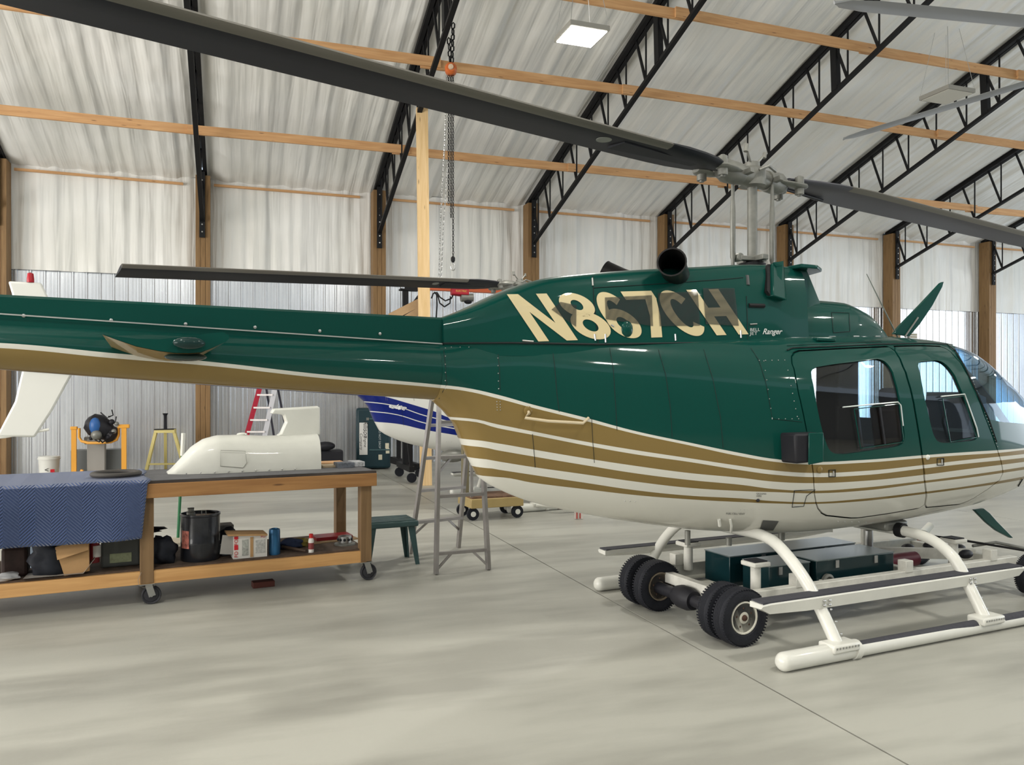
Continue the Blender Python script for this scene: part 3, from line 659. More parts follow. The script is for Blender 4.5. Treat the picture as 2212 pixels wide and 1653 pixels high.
obj('intake_mouth', MB().loft([[pq(*p, .01) for p in ((1652, 578), (1659, 577), (1657, 642), (1649, 632))], [pq(*p, .03) for p in ((1653, 579), (1659, 579), (1657, 640), (1650, 630))]]), M_BLACK, so)
def patch(name, poly, mat, f, off, parent=heli, nx=10, ny=6):            # quad patch given by 4 pixel corners (tl,tr,br,bl) following the skin
    vs = []; fs = []
    for j in range(ny+1):
        for i in range(nx+1):
            u, v = i/nx, j/ny; tl, tr, br, bl = poly
            px = (tl[0]*(1-u)+tr[0]*u)*(1-v)+(bl[0]*(1-u)+br[0]*u)*v; py = (tl[1]*(1-u)+tr[1]*u)*(1-v)+(bl[1]*(1-u)+br[1]*u)*v
            p = on(px, py, f, off); vs.append(p if p else (vs[-1].copy() if vs else Vector((0, 0, 1))))
    for j in range(ny):
        for i in range(nx): a = j*(nx+1)+i; fs.append((a, a+1, a+nx+2, a+nx+1))
    return link(name, MB().add(vs, fs).mesh(name), mat, parent, 40)
# perforated grilles
def perf():
    m = bpy.data.materials.new('perforated_screen'); m.use_nodes = True; nt = m.node_tree; nt.nodes.clear(); o = nt.nodes.new('ShaderNodeOutputMaterial')
    tc = nt.nodes.new('ShaderNodeTexCoord'); vo = nt.nodes.new('ShaderNodeTexVoronoi'); vo.inputs['Scale'].default_value = 170; vo.inputs['Randomness'].default_value = 0; nt.links.new(tc.outputs['Object'], vo.inputs['Vector'])
    lt = nt.nodes.new('ShaderNodeMath'); lt.operation = 'MULTIPLY_ADD'; lt.inputs[1].default_value = .3; lt.inputs[2].default_value = .44; nt.links.new(vo.outputs['Distance'], lt.inputs[0])
    d = nt.nodes.new('ShaderNodeBsdfPrincipled'); d.inputs['Base Color'].default_value = (.012, .018, .016, 1); d.inputs['Roughness'].default_value = .6
    t = nt.nodes.new('ShaderNodeBsdfTransparent'); mx = nt.nodes.new('ShaderNodeMixShader'); nt.links.new(lt.outputs[0], mx.inputs[0]); nt.links.new(t.outputs[0], mx.inputs[1]); nt.links.new(d.outputs[0], mx.inputs[2]); nt.links.new(mx.outputs[0], o.inputs[0]); return m
M_PERF = perf()
c1 = lambda a, b: (1000+a/2.6657, 540+b/2.6657)
for q in ([(508,345),(560,300),(652,320),(650,445)], [(815,275),(1085,262),(1092,440),(820,400)], [(1118,250),(1350,240),(1362,438),(1130,440)], [(1378,222),(1560,222),(1585,438),(1395,428)]):
    tl, tr, br, bl = [c1(*p) for p in (q[0], q[1], q[2], q[3])]
    patch('vent_screen', (tl, tr, br, bl), M_PERF, in_cowl, .0065)
# registration letters projected on the cowling skin
def arc(cx, cy, ax, ay, bx, by, a0, a1, n=36):      # stroked elliptical arc between outer (ax,ay) and inner (bx,by) radii
    V = []; F = []; m = 4
    for k in range(n+1):
        t = R(a0+(a1-a0)*k/n)
        for q in range(m+1): f = q/m; V.append((cx+math.cos(t)*(ax+(bx-ax)*f), cy+math.sin(t)*(ay+(by-ay)*f)))
    for k in range(n):
        for q in range(m): a = k*(m+1)+q; F.append((a, a+1, a+m+2, a+m+1))
    return V, F
def quadg(a, b, c, d, n=8, m=3):
    V = []; F = []
    for k in range(n+1):
        for q in range(m+1):
            u, v = k/n, q/m; V.append(tuple((a[i]*(1-v)+b[i]*v)*(1-u)+(d[i]*(1-v)+c[i]*v)*u for i in (0, 1)))
    for k in range(n):
        for q in range(m): e = k*(m+1)+q; F.append((e, e+1, e+m+2, e+m+1))
    return V, F
GL = {'N': [quadg((0, 0), (.27, 0), (.27, 1), (0, 1)), quadg((.73, 0), (1, 0), (1, 1), (.73, 1)), quadg((.0, 1), (.28, 1), (1, 0), (.72, 0))],
      '7': [quadg((0, .82), (0, 1), (1, 1), (1, .82)), quadg((.0, 0), (.36, 0), (.76, .46), (.42, .46)), quadg((.42, .46), (.76, .46), (1, .84), (.64, .84))],
      'H': [quadg((0, 0), (.31, 0), (.31, 1), (0, 1)), quadg((.69, 0), (1, 0), (1, 1), (.69, 1)), quadg((.31, .41), (.31, .60), (.69, .60), (.69, .41))],
      'C': [arc(.5, .5, .52, .5, .21, .31, 38, 322)],
      '6': [arc(.5, .32, .5, .32, .19, .14, 0, 360), arc(.52, .5, .52, .5, .21, .32, 42, 200)],
      '8': [arc(.5, .30, .5, .30, .19, .13, 0, 360), arc(.5, .74, .45, .26, .15, .11, 0, 360)]}
def letter(ch, x0, x1):
    mb = MB()
    for V, F in GL[ch]:
        P = []
        for gx, gy in V:
            xp = x0+(x1-x0)*gx; yt = 258-.026*(xp-241); yb = 528-.034*(xp-241); y = yb+(yt-yb)*gy; x = xp+.67*(y-240); p = None
            for k_ in range(8): p = p or on(*c1(x, y+k_*3), in_cowl, .0035)
            P.append(p)
        mb.add(P, F)
    return link('letter', mb.mesh('letter'), M_CREAM, cw, smooth=0)
for ch, a, b in (('N', 241, 473), ('8', 498, 708), ('6', 712, 889), ('7', 905, 1085), ('C', 1083, 1268), ('H', 1290, 1478)): letter(ch, a, b)
M_TXT = pbr('silver_script', (.55, .58, .56), .4)
def skin_text(name, body, size_px, x, y, f, mat=M_TXT, slope=-.03, shear=0, stretch=1, off=0, parent=heli, lift=.003, vert=False):
    me = text_mesh(body, 1, 0, off, shear); bm = bmesh.new(); bm.from_mesh(me)
    for v in bm.verts:
        gx, gy = v.co.x*size_px*stretch, v.co.y*size_px
        p = on(x+gx, y-gy+slope*gx, f, lift)
        if p: v.co = p
    bm.to_mesh(me); bm.free(); me.materials.clear(); return link(name, me, mat, parent, smooth=0)
skin_text('maker_lettering', 'BELL', 9.5, 1619, 716, in_cowl, stretch=1.15); skin_text('maker_lettering', 'JET', 9.5, 1619, 724, in_cowl, stretch=1.3)
skin_text('script_lettering', 'Ranger', 17, 1646, 722, in_cowl, shear=.4, slope=.0, stretch=.85, off=.015); 
x_, z_ = H.at(1700, 715, -.342)
text_on('script_lettering', 'II', .058, M_TXT, heli, (*[H.at(1694, 724, -.345)[0], -.347], H.at(1694, 724, -.345)[1]), (1, 0, 0), (0, 0, 1), shear=.3)
skin_text('stencil_lettering', 'FUEL CELL VENT', 5.5, 1568, 1111, in_hull, M_SEAM, slope=.02)
skin_text('stencil_lettering', 'GROUND\nHERE', 5, 1633, 1068, in_hull, M_SEAM, slope=.02)
# cowling details
px_strip('cowling_seam', dens([(1281, 597), (1282, 640), (1287, 690), (1292, 743)]), .002, M_SEAM, in_cowl, .0015)
px_strip('cowling_seam', dens([(945, 742), (1100, 741), (1290, 744), (1500, 741), (1640, 738), (1720, 734)]), .006, M_SEAM, in_cowl, .004)
px_strip('cowling_seam', dens([(1282, 622), (1400, 615), (1560, 604), (1605, 600)]), .002, M_SEAM, in_cowl, .0015)
px_strip('cowling_seam', dens([(1612, 640), (1614, 690), (1615, 735)]), .002, M_SEAM, in_cowl, .0015)
mb = MB()
for a, b in (((1128,736),(1152,738)), ((1284,722),(1286,736)), ((1307,722),(1308,740)), ((1458,722),(1459,736)), ((1599,714),(1600,730)), ((1279,602),(1280,618)), ((1619,701),(1634,700)), ((1319,702),(1326,706))):
    p, q = on(*a, in_cowl, .004), on(*b, in_cowl, .004)
    if p and q: mb.tube([p, q], .005, 6)
for a, b in (((1723,660),(1735,660)), ((1724,717),(1738,717)), ((1734,729),(1746,729)), ((1790,728),(1804,728)), ((1842,727),(1854,727)), ((1890,727),(1900,727))):
    p, q = on(*a, in_fair, .004), on(*b, in_fair, .004)
    if p and q: mb.tube([p, q], .005, 6)
obj('cowling_latches', mb, M_STEEL, heli)['kind'] = 'stuff'
p = on(1355, 712, in_cowl, -.01); obj('oil_cooler_bulge', MB().ball(p, .045, 8, (1, .6, 1.25)), M_GREEN, heli)
px_strip('vent_slot', [(1617, 660), (1650, 661)], .014, M_BLACK, in_cowl, .002)
px_strip('inspection_window', [(1614, 595), (1616, 616)], .015, pbr('smoked', (.05, .055, .055), .3), in_cowl, -.006)
# exhaust stacks
def stack(y, px, py, tilt):
    x, z = px, py
    mb = MB(); A = Vector((x, y, z)); d = Vector(tilt).normalized(); n = 24
    prof = [(.085, -.12), (.082, 0), (.078, .14), (.083, .25), (.086, .262), (.077, .262), (.070, .2), (.068, -.05), (.0005, -.05)]
    M = Vector((0, 0, 1)).rotation_difference(d).to_matrix().to_4x4(); mb.lathe(prof, A, n=n, M=M)
    return obj('exhaust_stack', mb, pbr('sooty_steel', (.014, .013, .013), .38, .6), heli)
ex, ez = H.at(1460, 578, -.30); stack(-.26, ex+.03, 2.205, (-.66, -.74, .16))
stack(.24, -.12, 2.20, (-.62, .70, .42))
# anti-collision / small things on top
# hub, mast, blades
MX = .635; HUBZ = 2.955
mst = obj('rotor_mast', MB().lathe([(.05, 2.28), (.05, 2.33), (.033, 2.34), (.033, 2.90), (.05, 2.91), (.05, 2.98)], (MX, 0, 0), n=20), M_GREY, heli)
obj('swashplate', MB().lathe([(.03, 2.33), (.09, 2.335), (.09, 2.37), (.06, 2.38), (.055, 2.41), (.03, 2.41)], (MX, 0, 0), n=20), M_BLACK, heli)
mb = MB(); mb.bar((MX-.14, -.03, 2.395), (MX+.08, -.03, 2.40), .05, .03); mb.cyl((MX-.14, -.05, 2.40), (MX-.14, .01, 2.40), .028); mb.bar((MX, -.13, 2.4), (MX, .13, 2.4), .05, .035); obj('swashplate_arms', mb, M_GREY, heli, bevel=.004)
ba = math.atan2(.6*1-0, 1); # blade azimuth in camera frame -> local
bd = Vector((.8*H.F[0]+.6*H.F[1], .8*H.L[0]+.6*H.L[1], 0)).normalized()       # towards the right-hand blade
bn = Vector((-bd.y, bd.x, 0))                                               # away from the camera side
def BPt(r, t, z): return Vector((MX, 0, 0))+bd*r+bn*t+Vector((0, 0, z))
for sgn in (-1, 1):
    ph = MX+sgn*.165, 
    a = Vector((MX, 0, 0))+Vector((-.10 if sgn < 0 else .12, -.06 if sgn < 0 else -.16, 2.36)); 
    rx = Vector((MX+(-.155 if sgn < 0 else .07), -.02 if sgn < 0 else -.13, 0))
for px, zt, zb in ((1583, 2.90, 2.30), (1668, 2.92, 2.30)):
    x, _ = H.at(px, 500, -.02); obj('pitch_link', MB().tube([(x, -.02, zb), (x, -.02, zb+.08), (x, -.02, zb+.1), (x, -.02, zt-.2), (x, -.02, zt-.1), (x, -.02, zt)], [.012, .012, .018, .018, .012, .012], 10), M_GREY, heli)
hub = MB(); S = lambda r, t, z: BPt(r, t, z)
hub.tube([S(-.34, 0, HUBZ+.01), S(-.15, 0, HUBZ), S(0, 0, HUBZ), S(.15, 0, HUBZ), S(.34, 0, HUBZ+.01)], [.045, .06, .075, .06, .045], 14)
hub.lathe([(.09, HUBZ-.06), (.09, HUBZ+.05), (.05, HUBZ+.07), (.05, HUBZ+.10), (.02, HUBZ+.11)], (MX, 0, 0), n=16)
hb = obj('rotor_hub', hub, M_GREY, heli)
for sgn in (-1, 1):
    g = MB(); zz = HUBZ
    g.tube([S(sgn*.14, 0, zz), S(sgn*.28, 0, zz), S(sgn*.34, 0, zz)], [.072, .078, .055], 14)
    for t in (-.085, .085):                      # the two tongues of each grip
        g.tube([S(sgn*.20, t*.5, zz-.0), S(sgn*.32, t, zz-.012), S(sgn*.44, t, zz-.012), S(sgn*.48, t, zz-.012)], [.03, .042, .055, .03], 12, flat=.42)
        g.cyl(S(sgn*.42, t, zz-.07), S(sgn*.42, t, zz+.05), .032, n=12); g.cyl(S(sgn*.42, t, zz-.08), S(sgn*.42, t, zz+.06), .016, n=8)
    g.bar(S(sgn*.16, -.12, zz), S(sgn*.16, .02, zz-.02), .04, .03); obj('blade_grip', g, M_GREY, hb)
k = MB(); k.tube([S(-.05, -.02, HUBZ+.1), S(-.10, -.03, HUBZ+.17)], .008, 8); k.tube([S(.03, -.02, HUBZ+.1), S(.09, -.03, HUBZ+.16)], .008, 8); k.cyl(S(-.11, -.03, HUBZ+.15), S(-.10, -.03, HUBZ+.20), .016); k.cyl(S(.09, -.03, HUBZ+.14), S(.10, -.03, HUBZ+.18), .014)
k.tube([S(-.06, -.1, HUBZ+.02), S(.0, -.13, HUBZ+.05), S(.12, -.1, HUBZ+.04)], .01, 8); obj('hub_fittings', k, M_GREY, hb); hbb = hb
M_BLADE = pbr('blade_black', (.009, .010, .014), .55, noise=.1, spec=.25); M_BLG = pbr('blade_grey', (.075, .075, .09), .5, spec=.3)
def blade(sgn, z0, z1, mat, name='rotor_blade', L=5.08):
    rings = []; st = []
    tw0 = R(1.5) if sgn < 0 else R(-6)
    for i in range(31):
        r = .36+(L-.36)*i/30; z = z0+(z1-z0)*((r-.4)/(L-.4)); z += .0
        ch = lerp_tab([(.36, .17), (.48, .27), (.62, .34), (.9, .37), (1.3, .365), (L, .36)] if sgn < 0 else [(.36, .12), (.5, .18), (.72, .26), (.95, .32), (1.25, .36), (L, .36)], r); tw = tw0*(1-r/L*.9)
        sec = []
        for u, v in ((-.5, 0), (-.46, .035), (-.36, .058), (-.2, .062), (0, .05), (.25, .024), (.5, .003), (.5, -.003), (.25, -.02), (0, -.045), (-.2, -.056), (-.36, -.052), (-.46, -.03)):
            t = u*ch*1.0; h = v*ch*(1.9 if r < .6 else 1.5 if r < .85 else 1)
            t2 = t*math.cos(tw)-h*math.sin(tw); h2 = t*math.sin(tw)+h*math.cos(tw)
            sec.append(S(sgn*r, t2*(1 if sgn < 0 else 1), z-h2*(-1)))
        rings.append(sec)
    o = obj(name, MB().loft(rings), mat, hb)
    # leading edge strip (near edge)
    mb = MB(); mb.loft([[g[11], g[12]+Vector((0, 0, -.0015)), g[0]+(g[0]-g[3]).normalized()*.0015, g[1]+Vector((0, 0, .0015)), g[2]] for g in rings[4:]], cap=True); obj('leading_edge_strip', mb, pbr('abrasion_strip', (.16, .15, .13), .4, .3), o)
    return o
bl = blade(-1, 2.955, 2.945, M_BLADE); br = blade(1, 2.985, 3.05, M_BLG)
obj('doubler', MB().plate([(0, 0)]*0 or [(-.32, -.02), (.35, -.07), (.35, .07), (-.32, .05)], 0, .012), M_BLADE, bl).matrix_local = Matrix.Translation(S(-.95, -.02, 2.925)) @ Matrix.Rotation(math.atan2(-bd.y, -bd.x), 4, 'Z')
e = obj('inspection_cap', MB().lathe([(.045, 0), (.045, .004), (.03, .006)], n=20), pbr('cap_grey', (.18, .19, .17), .5), bl); rr_ = 1.42; e.location = S(-rr_, -.045, 2.928)
# root fittings of the blades
for sgn, o in ((-1, bl), (1, br)): obj('drag_brace', MB().tube([S(sgn*.45, .05, HUBZ), S(sgn*.8, .09, HUBZ+.01), S(sgn*1.0, .10, HUBZ+.01)], .012, 8), M_BLACK, o)
# antennas and wire cutters
def line(name, a, b, y, r, mat, r2=None):
    p, q = H.at(*a, y), H.at(*b, y); return obj(name, MB().tube([(p[0], y, p[1]), (q[0], y, q[1])], [r, r2 or r], 8), mat, heli)
line('whip_antenna', (1939, 728), (1872, 592), 0, .006, pbr('antenna_grey', (.2, .22, .2), .5), .003)
P = [H.at(px, py, 0) for px, py in ((1928,722),(1940,706),(1985,660),(2030,612),(2036,609),(2033,620),(2012,660),(1985,700),(1962,727))]
uc = obj('upper_wire_cutter', MB().prism(P, -.012, .012), M_GREEN, heli, bevel=.003)
line('cutter_edge', (1955, 727), (1983, 686), -.016, .006, M_GREY)
P = [H.at(px, py, 0) for px, py in ((2102,1101),(2122,1098),(2135,1108),(2150,1125),(2186,1162),(2180,1162),(2150,1146),(2128,1128))]
obj('lower_wire_cutter', MB().prism(P, -.012, .012), M_GREEN, heli, bevel=.003)
obj('roof_cutter_base', MB().box((1.78, 0, 1.895), (.3, .12, .03)), M_GREEN, heli)
# horizontal stabiliser
YT = -1.0
tp = [(221,722),(248,732),(294,748),(343,758),(375,762),(408,763),(434,761),(455,753),(473,745),(487,739),(495,732),(494,724),(481,717),(424,724),(383,729),(343,733),(294,732),(245,726)]
sec_t = [H.at(px, py, YT) for px, py in tp]; sec = [Vector((x, YT, z)) for x, z in sec_t]
root = [Vector((v.x, -.08, v.z)) for v in sec]; rootf = [Vector((v.x, 1.0, v.z)) for v in sec]
stb = obj('stabilizer', MB().loft([sec, root, rootf]), M_GREEN, heli)
mb = MB(); und = sec[0:9]
for i in range(len(und)-1):
    a, b = und[i], und[i+1]; n_ = Vector((0, 0, -.0015)); mb.add([a+n_, b+n_, b+n_+Vector((0, .92, 0)), a+n_+Vector((0, .92, 0))], [(0, 1, 2, 3)])
obj('stabilizer_underside', mb, M_GOLD, stb)
x, z = H.at(408, 742, YT); lt_ = obj('position_light', MB().ball((x, YT-.02, z), .03, 8, (1.9, .8, .75)), plain('dark_green_lens', (.01, .03, .028), .1), stb)
x, z = H.at(404, 766, YT); obj('dark_tip_bulge', MB().ball((x+.0, YT+.1, z-.005), .035, 8, (2.2, 2, .5)), plain('dark_green_lens', (.01, .03, .028)), stb)  # dark flattened ball set low behind the stabilizer tip
# vertical fin and tail skid (out of frame here, seen on the second helicopter)
FS = -4.95
fin = [(FS-.42, 2.66), (FS-.12, 2.66), (FS+.03, 2.3), (FS+.16, 1.95), (FS+.18, 1.72), (FS-.02, 1.3), (FS-.18, 1.02), (FS-.52, 1.04), (FS-.36, 1.4), (FS-.28, 1.8), (FS-.30, 2.2)]
fo = obj('tail_fin', MB().prism(fin, -.03, .03), M_GREEN, heli, bevel=.02)
obj('beacon_light', MB().lathe([(.035, 2.66), (.035, 2.70), (.028, 2.755), (.008, 2.765)], (FS-.22, 0, 0)), pbr('red_lens', (.35, .01, .02), .2), fo)
obj('tail_skid', MB().tube([(FS-.05, 0, 1.1), (FS-.45, 0, 1.03), (FS-.72, 0, 1.0), (FS-.82, 0, 1.05)], .014, 8), M_WHITE, fo)
# grab handle, step hatch, mirror-like pod, drains
def on3(px, py, off): return on(px, py, in_hull, off)
hd = MB(); hd.tube([on3(1141, 889, .0), on3(1141, 892, .03), on3(1131, 901, .045), on3(1180, 908, .05), on3(1255, 913, .045), on3(1270, 903, .01)], .0085, 10); obj('grab_handle', hd, pbr('cream_handle', (.60, .50, .34), .4), heli)
p = on3(1141, 888, .002); obj('handle_mount', MB().ball(p, .028, 6, (1, .25, 1)), M_GOLD, heli)
pod = MB(); q = [on3(px, py, .03) for px, py in ((1687, 935), (1748, 933), (1748, 992), (1690, 998))]
pod.loft([[v+Vector((0, .06, 0)) for v in q], [v+Vector((0, -.09, 0)) for v in q]]); pd = obj('external_pod', pod, M_DARK, heli, bevel=.015)
q2 = [on3(px, py, .122) for px, py in ((1717, 933), (1747, 932), (1747, 991), (1717, 996))]
obj('pod_face', MB().loft([q2, [v+Vector((0, -.012, 0)) for v in q2]]), M_GREEN, pd, bevel=.005)
obj('fuel_drain', MB().tube([on3(1577, 1122, 0), on3(1578, 1130, .02), on3(1578, 1142, .02)], .008, 8), M_WHITE, heli); obj('fuel_drain', MB().tube([on3(1553, 1122, 0), on3(1553, 1130, .02)], .010, 8), M_WHITE, heli)
p = on3(1637, 1081, .001); obj('grounding_jack', MB().ball(p, .011, 6), M_DARK, heli)
p = on3(1771, 1015, .0); obj('door_latch', MB().ball(p, .022, 8, (1, .4, 1)), M_GOLD, heli)
for a in ((2004, 988),): obj('door_latch', MB().ball(on3(*a, .0), .018, 8, (1, .5, 1)), M_WHITE, heli)
for a in ((1796, 1022), (2030, 997)):
    pts = [(a[0]-6, a[1]-6), (a[0]+8, a[1]-7), (a[0]+8, a[1]+8), (a[0]-6, a[1]+8)]; px_strip('door_handle', pts, .003, M_SEAM, off=.002, closed=True); px_strip('door_handle', [(a[0]+3, a[1]-5), (a[0]+3, a[1]+5)], .005, M_STEEL, off=.006)
px_strip('step_hatch', dens([(1716, 1060), (1761, 1058), (1742, 1072), (1736, 1094), (1711, 1096), (1716, 1060)], 8), .002, M_SEAM, off=.001)
px_strip('roof_gutter', dens([(1700, 757), (1712, 752), (1800, 749), (1900, 744), (1990, 742), (2045, 744), (2062, 758)], 8), .004, M_SEAM, off=.003)
px_strip('windshield_seal', dens([(2062, 756), (2085, 795), (2110, 850), (2135, 905), (2152, 955)], 8), .006, M_SEAM, off=.002)
px_strip('chin_frame', dens([(2166, 1085), (2180, 1072), (2196, 1055), (2208, 1035)], 5), .004, M_SEAM, off=.003)
obj('roof_hinge', MB().box((.85, -.42, 1.835), (.16, .05, .02)), M_GREEN, heli, bevel=.004)
patch('crosstube_slot', ((1648, 1124), (1682, 1126), (1670, 1146), (1640, 1146)), pbr('slot_grey', (.10, .10, .095), .7), in_hull, .002)
# ---------------------------------------------------------------- skid gear
def gear(par):
    for s, pts in ((.41, [(0, .60), (.28, .605), (.42, .585), (.554, .514), (.702, .392), (.79, .291), (.87, .18), (.945, .07)]), (1.66, [(0, .535), (.33, .54), (.45, .535), (.564, .516), (.731, .424), (.812, .306), (.88, .19), (.95, .07)])):
        tb = smooth_tab(pts, 22); P = [Vector((s, -a, b)) for a, b in tb]; Q = [Vector((s, a, b)) for a, b in tb]
        g = obj('cross_tube', MB().tube(P[::-1]+Q[1:], .036, 14), M_WHITE, par)
        for sg in (-1, 1):
            obj('skid_saddle', MB().box((s, sg*.95, .085), (.20, .12, .05)), M_WHITE, g, bevel=.012)
            b = MB()
            for i in range(8): b.cyl((s-.08+.023*i, sg*1.005, .092), (s-.08+.023*i, sg*1.014, .092), .006, n=6)
            for dx, z in ((.0, .20), (.0, .14), (.02, .26)): b.ball((s+.034, sg*(.86+(.26-z)*.6), z), .007, 4)
            tag(obj('saddle_bolts', b, M_STEEL, g), kind='stuff')
    for sg in (-1, 1):
        y = sg*.95
        P = [(0.0, y, .052), (.03, y, .052), (.46, y, .052), (.52, y, .045), (1.8, y, .042), (3.0, y, .042), (3.25, y, .06), (3.5, y, .14), (3.65, y, .24)]
        k = obj('skid_tube', MB().tube([(-.035, y, .052), (-.03, y, .052), (-.015, y, .052)]+P, [.012, .03, .045]+[.052, .052, .052, .042, .040, .040, .040, .038, .034], 16), M_WHITE, par)
        obj('skid_clamp', MB().tube([(.50, y, .050), (.54, y, .048)], .056, 16), M_WHITE, k)
        t = MB()
        for a, b in ((.55, 1.55), (1.80, 3.0)): t.loft([[Vector((s, y+.03*math.cos(th)*1.25, .044+.046*math.sin(th)*.99)) for th in [math.pi*(.14+.72*i/6) for i in range(7)]]+[Vector((s, y-.02, .06)), Vector((s, y+.02, .06))] for s in (a, b)])
        obj('grip_tape', t, M_BDARK, k, 0)
        st = MB(); s0, s1 = -.03, 2.17; y0, y1 = sg*.85, sg*.76
        st.loft([[Vector((s, y, z)) for y, z in ((y0, zt-.075+c), (y0+sg*.012, zt-.01), (y0, zt), (y1, zt), (y1, zt-.03))] for s, zt, c in ((s0-.03, .34, .05), (s0+.03, .345, .012), (s0+.3, .345, 0), (s1-.3, .345, 0), (s1-.03, .345, .015), (s1+.02, .34, .05))])
        sp_ = obj('step_board', st, M_WHITE, par, 25)
        obj('grip_tape', MB().loft([[Vector((s, y, z)) for y, z in ((y0+sg*.004, .338), (y0+sg*.004, .350), (y1, .350), (y1, .345))] for s in (s0-.02, s1)]), M_BDARK, sp_, 0)
        br_ = MB()
        for s in (.41, 1.66): 
            for dx in (-.02, .02): 
                for dz in (.29, .315): br_.ball((s+dx, sg*.864, dz), .009, 4)
        tag(obj('step_bolts', br_, M_STEEL, sp_), kind='stuff')
gear(heli)
obj('cross_tube_clamp', MB().tube([(1.66, -.31, .54), (1.66, -.36, .54)], .05, 14), M_BLACK, heli)
obj('belly_fairing', MB().box((1.66, 0, .565), (.22, .62, .07)), M_GREY, heli, bevel=.02)
mb = MB(); mb.cyl((.02, -.1, .53), (.02, -.1, .62), .018); mb.cyl((.80, -.1, .50), (.80, -.1, .58), .022); mb.cyl((.35, -.1, .55), (.35, -.1, .5), .02); obj('belly_drains', mb, M_GREY, heli)
obj('bonding_wire', MB().tube([(2.1, -.05, .60), (1.75, -.1, .53)], .003, 5), M_GREY, heli)
# ---------------------------------------------------------------- second helicopter (blue and white), a copy of the first with its own paint
H2 = Fr(.12-.635*.899, 10.95-.635*.438, 64)
pts2 = [[(800,846),(857,864),(930,886),(1000,908)], [(797,868),(929,900),(979,912),(1010,920)], [(797,870),(929,902),(979,914),(1010,922)], [(812,889),(927,915),(992,927),(1010,931)], [(815,891.2),(927,917.2),(992,929.2),(1010,933.2)], [(831,913),(924,930),(1000,943),(1010,945)]]
CS2 = []
for pts in pts2:
    c = []
    for px, py in pts:
        h = H2.hit(px, py, in_any, 6.5, 13)
        if h and (not c or h.x > c[-1][0]+.02): c.append((h.x, h.z))
    if len(c) < 2: c = [(-1.5, 1.4), (0, 1.2)]
    c.append((3.7, c[-1][1]-.1)); CS2.append(c)
CS2[0] = [(-5.5, 1.88), (-1.7, 1.72)]+[p for p in CS2[0] if p[0] > -1.6]
BLUE = (.008, .018, .16); W2 = (.66, .66, .62)
M_P2 = paint('blue_white_paint', CS2, [W2, BLUE, W2, BLUE, W2, BLUE, W2])
M_W2 = plain('white_gloss', W2, .3, .5)
h2 = dup(heli, H2.loc, H2.rz, 'white and blue helicopter behind the tail boom, mostly hidden by the green one', None,
         {'green_gold_white_paint': M_P2, 'green_paint': M_W2, 'gold_paint': M_W2, 'blade_grey': M_BLADE, 'dark_green_lens': M_W2})
for o in list(h2.children_recursive):
    nm_ = o.name.split('.')[0]
    if nm_ in ('letter', 'maker_lettering', 'script_lettering', 'stencil_lettering', 'external_pod', 'pod_face', 'grab_handle', 'handle_mount', 'upper_wire_cutter', 'lower_wire_cutter', 'cutter_edge', 'vent_screen', 'roof_cutter_base', 'tip_band'): bpy.data.objects.remove(o)
hub2 = [o for o in h2.children if o.name.startswith('rotor_hub')][0]
# its rotor is parked at its own angle
hz = Matrix.Translation((MX, 0, HUBZ)) @ Matrix.Rotation(R(-2.9), 4, 'Y') @ Matrix.Rotation(R(-13), 4, bd) @ Matrix.Translation((-MX, 0, -HUBZ)); hub2.matrix_local = hz
HUB2 = hub2
# ================================================================ GROUND-HANDLING TROLLEY UNDER THE HELICOPTER
tr = thing('trolley', 'white steel transport trolley with dual rubber wheels under the green helicopter', 'trolley', H.loc, H.rz)
M_TR = pbr('trolley_white', (.56, .55, .50), .45, noise=.12, nscale=14)
fr = MB()
for y in (-.42, .42): fr.bar((.12, y, .24), (2.75, y, .24), .06, .09)
for s in (.16, .95, 1.75, 2.70): fr.bar((s, -.42, .23), (s, .42, .23), .06, .07)
fr.bar((1.75, .42, .25), (2.7, -.15, .25), .05, .08)
obj('frame', fr, M_TR, tr, bevel=.004)
for s, y in ((.35, -.35), (.37, .35), (2.18, -.35), (2.1, .35)):
    p = obj('support_post', MB().cyl((s, y, .25), (s, y, .42), .032, n=14), M_TR, tr)
    obj('support_cup', MB().box((s, y, .432), (.13, .13, .03)), M_TR, p, bevel=.008); obj('rubber_pad', MB().box((s, y, .450), (.10, .10, .008)), M_DARK, p)
obj('lifting_jack', MB().lathe([(.035, .25), (.035, .42), (.027, .43), (.027, .56)], (2.02, .25, 0)), M_STEEL, tr)
for s, y in ((.62, -.42), (1.60, -.42), (2.48, -.42), (.32, .42), (2.2, .42)): obj('stake_pocket', MB().box((s, y, .315), (.07, .07, .08)), M_TR, tr, bevel=.004)
obj('axle', MB().cyl((.08, -.5, .165), (.08, .5, .165), .04, n=14), M_DARK, tr); obj('axle_hub', MB().lathe([(.06, -.09), (.075, -.04), (.075, .04), (.06, .09)], (.08, 0, .165), 'y'), M_DARK, tr)
M_HUB = pbr('rim_white', (.62, .60, .52), .5, noise=.15, nscale=20); M_RUST = pbr('rusty_rim', (.22, .18, .13), .6, .2, noise=.3, nscale=25)
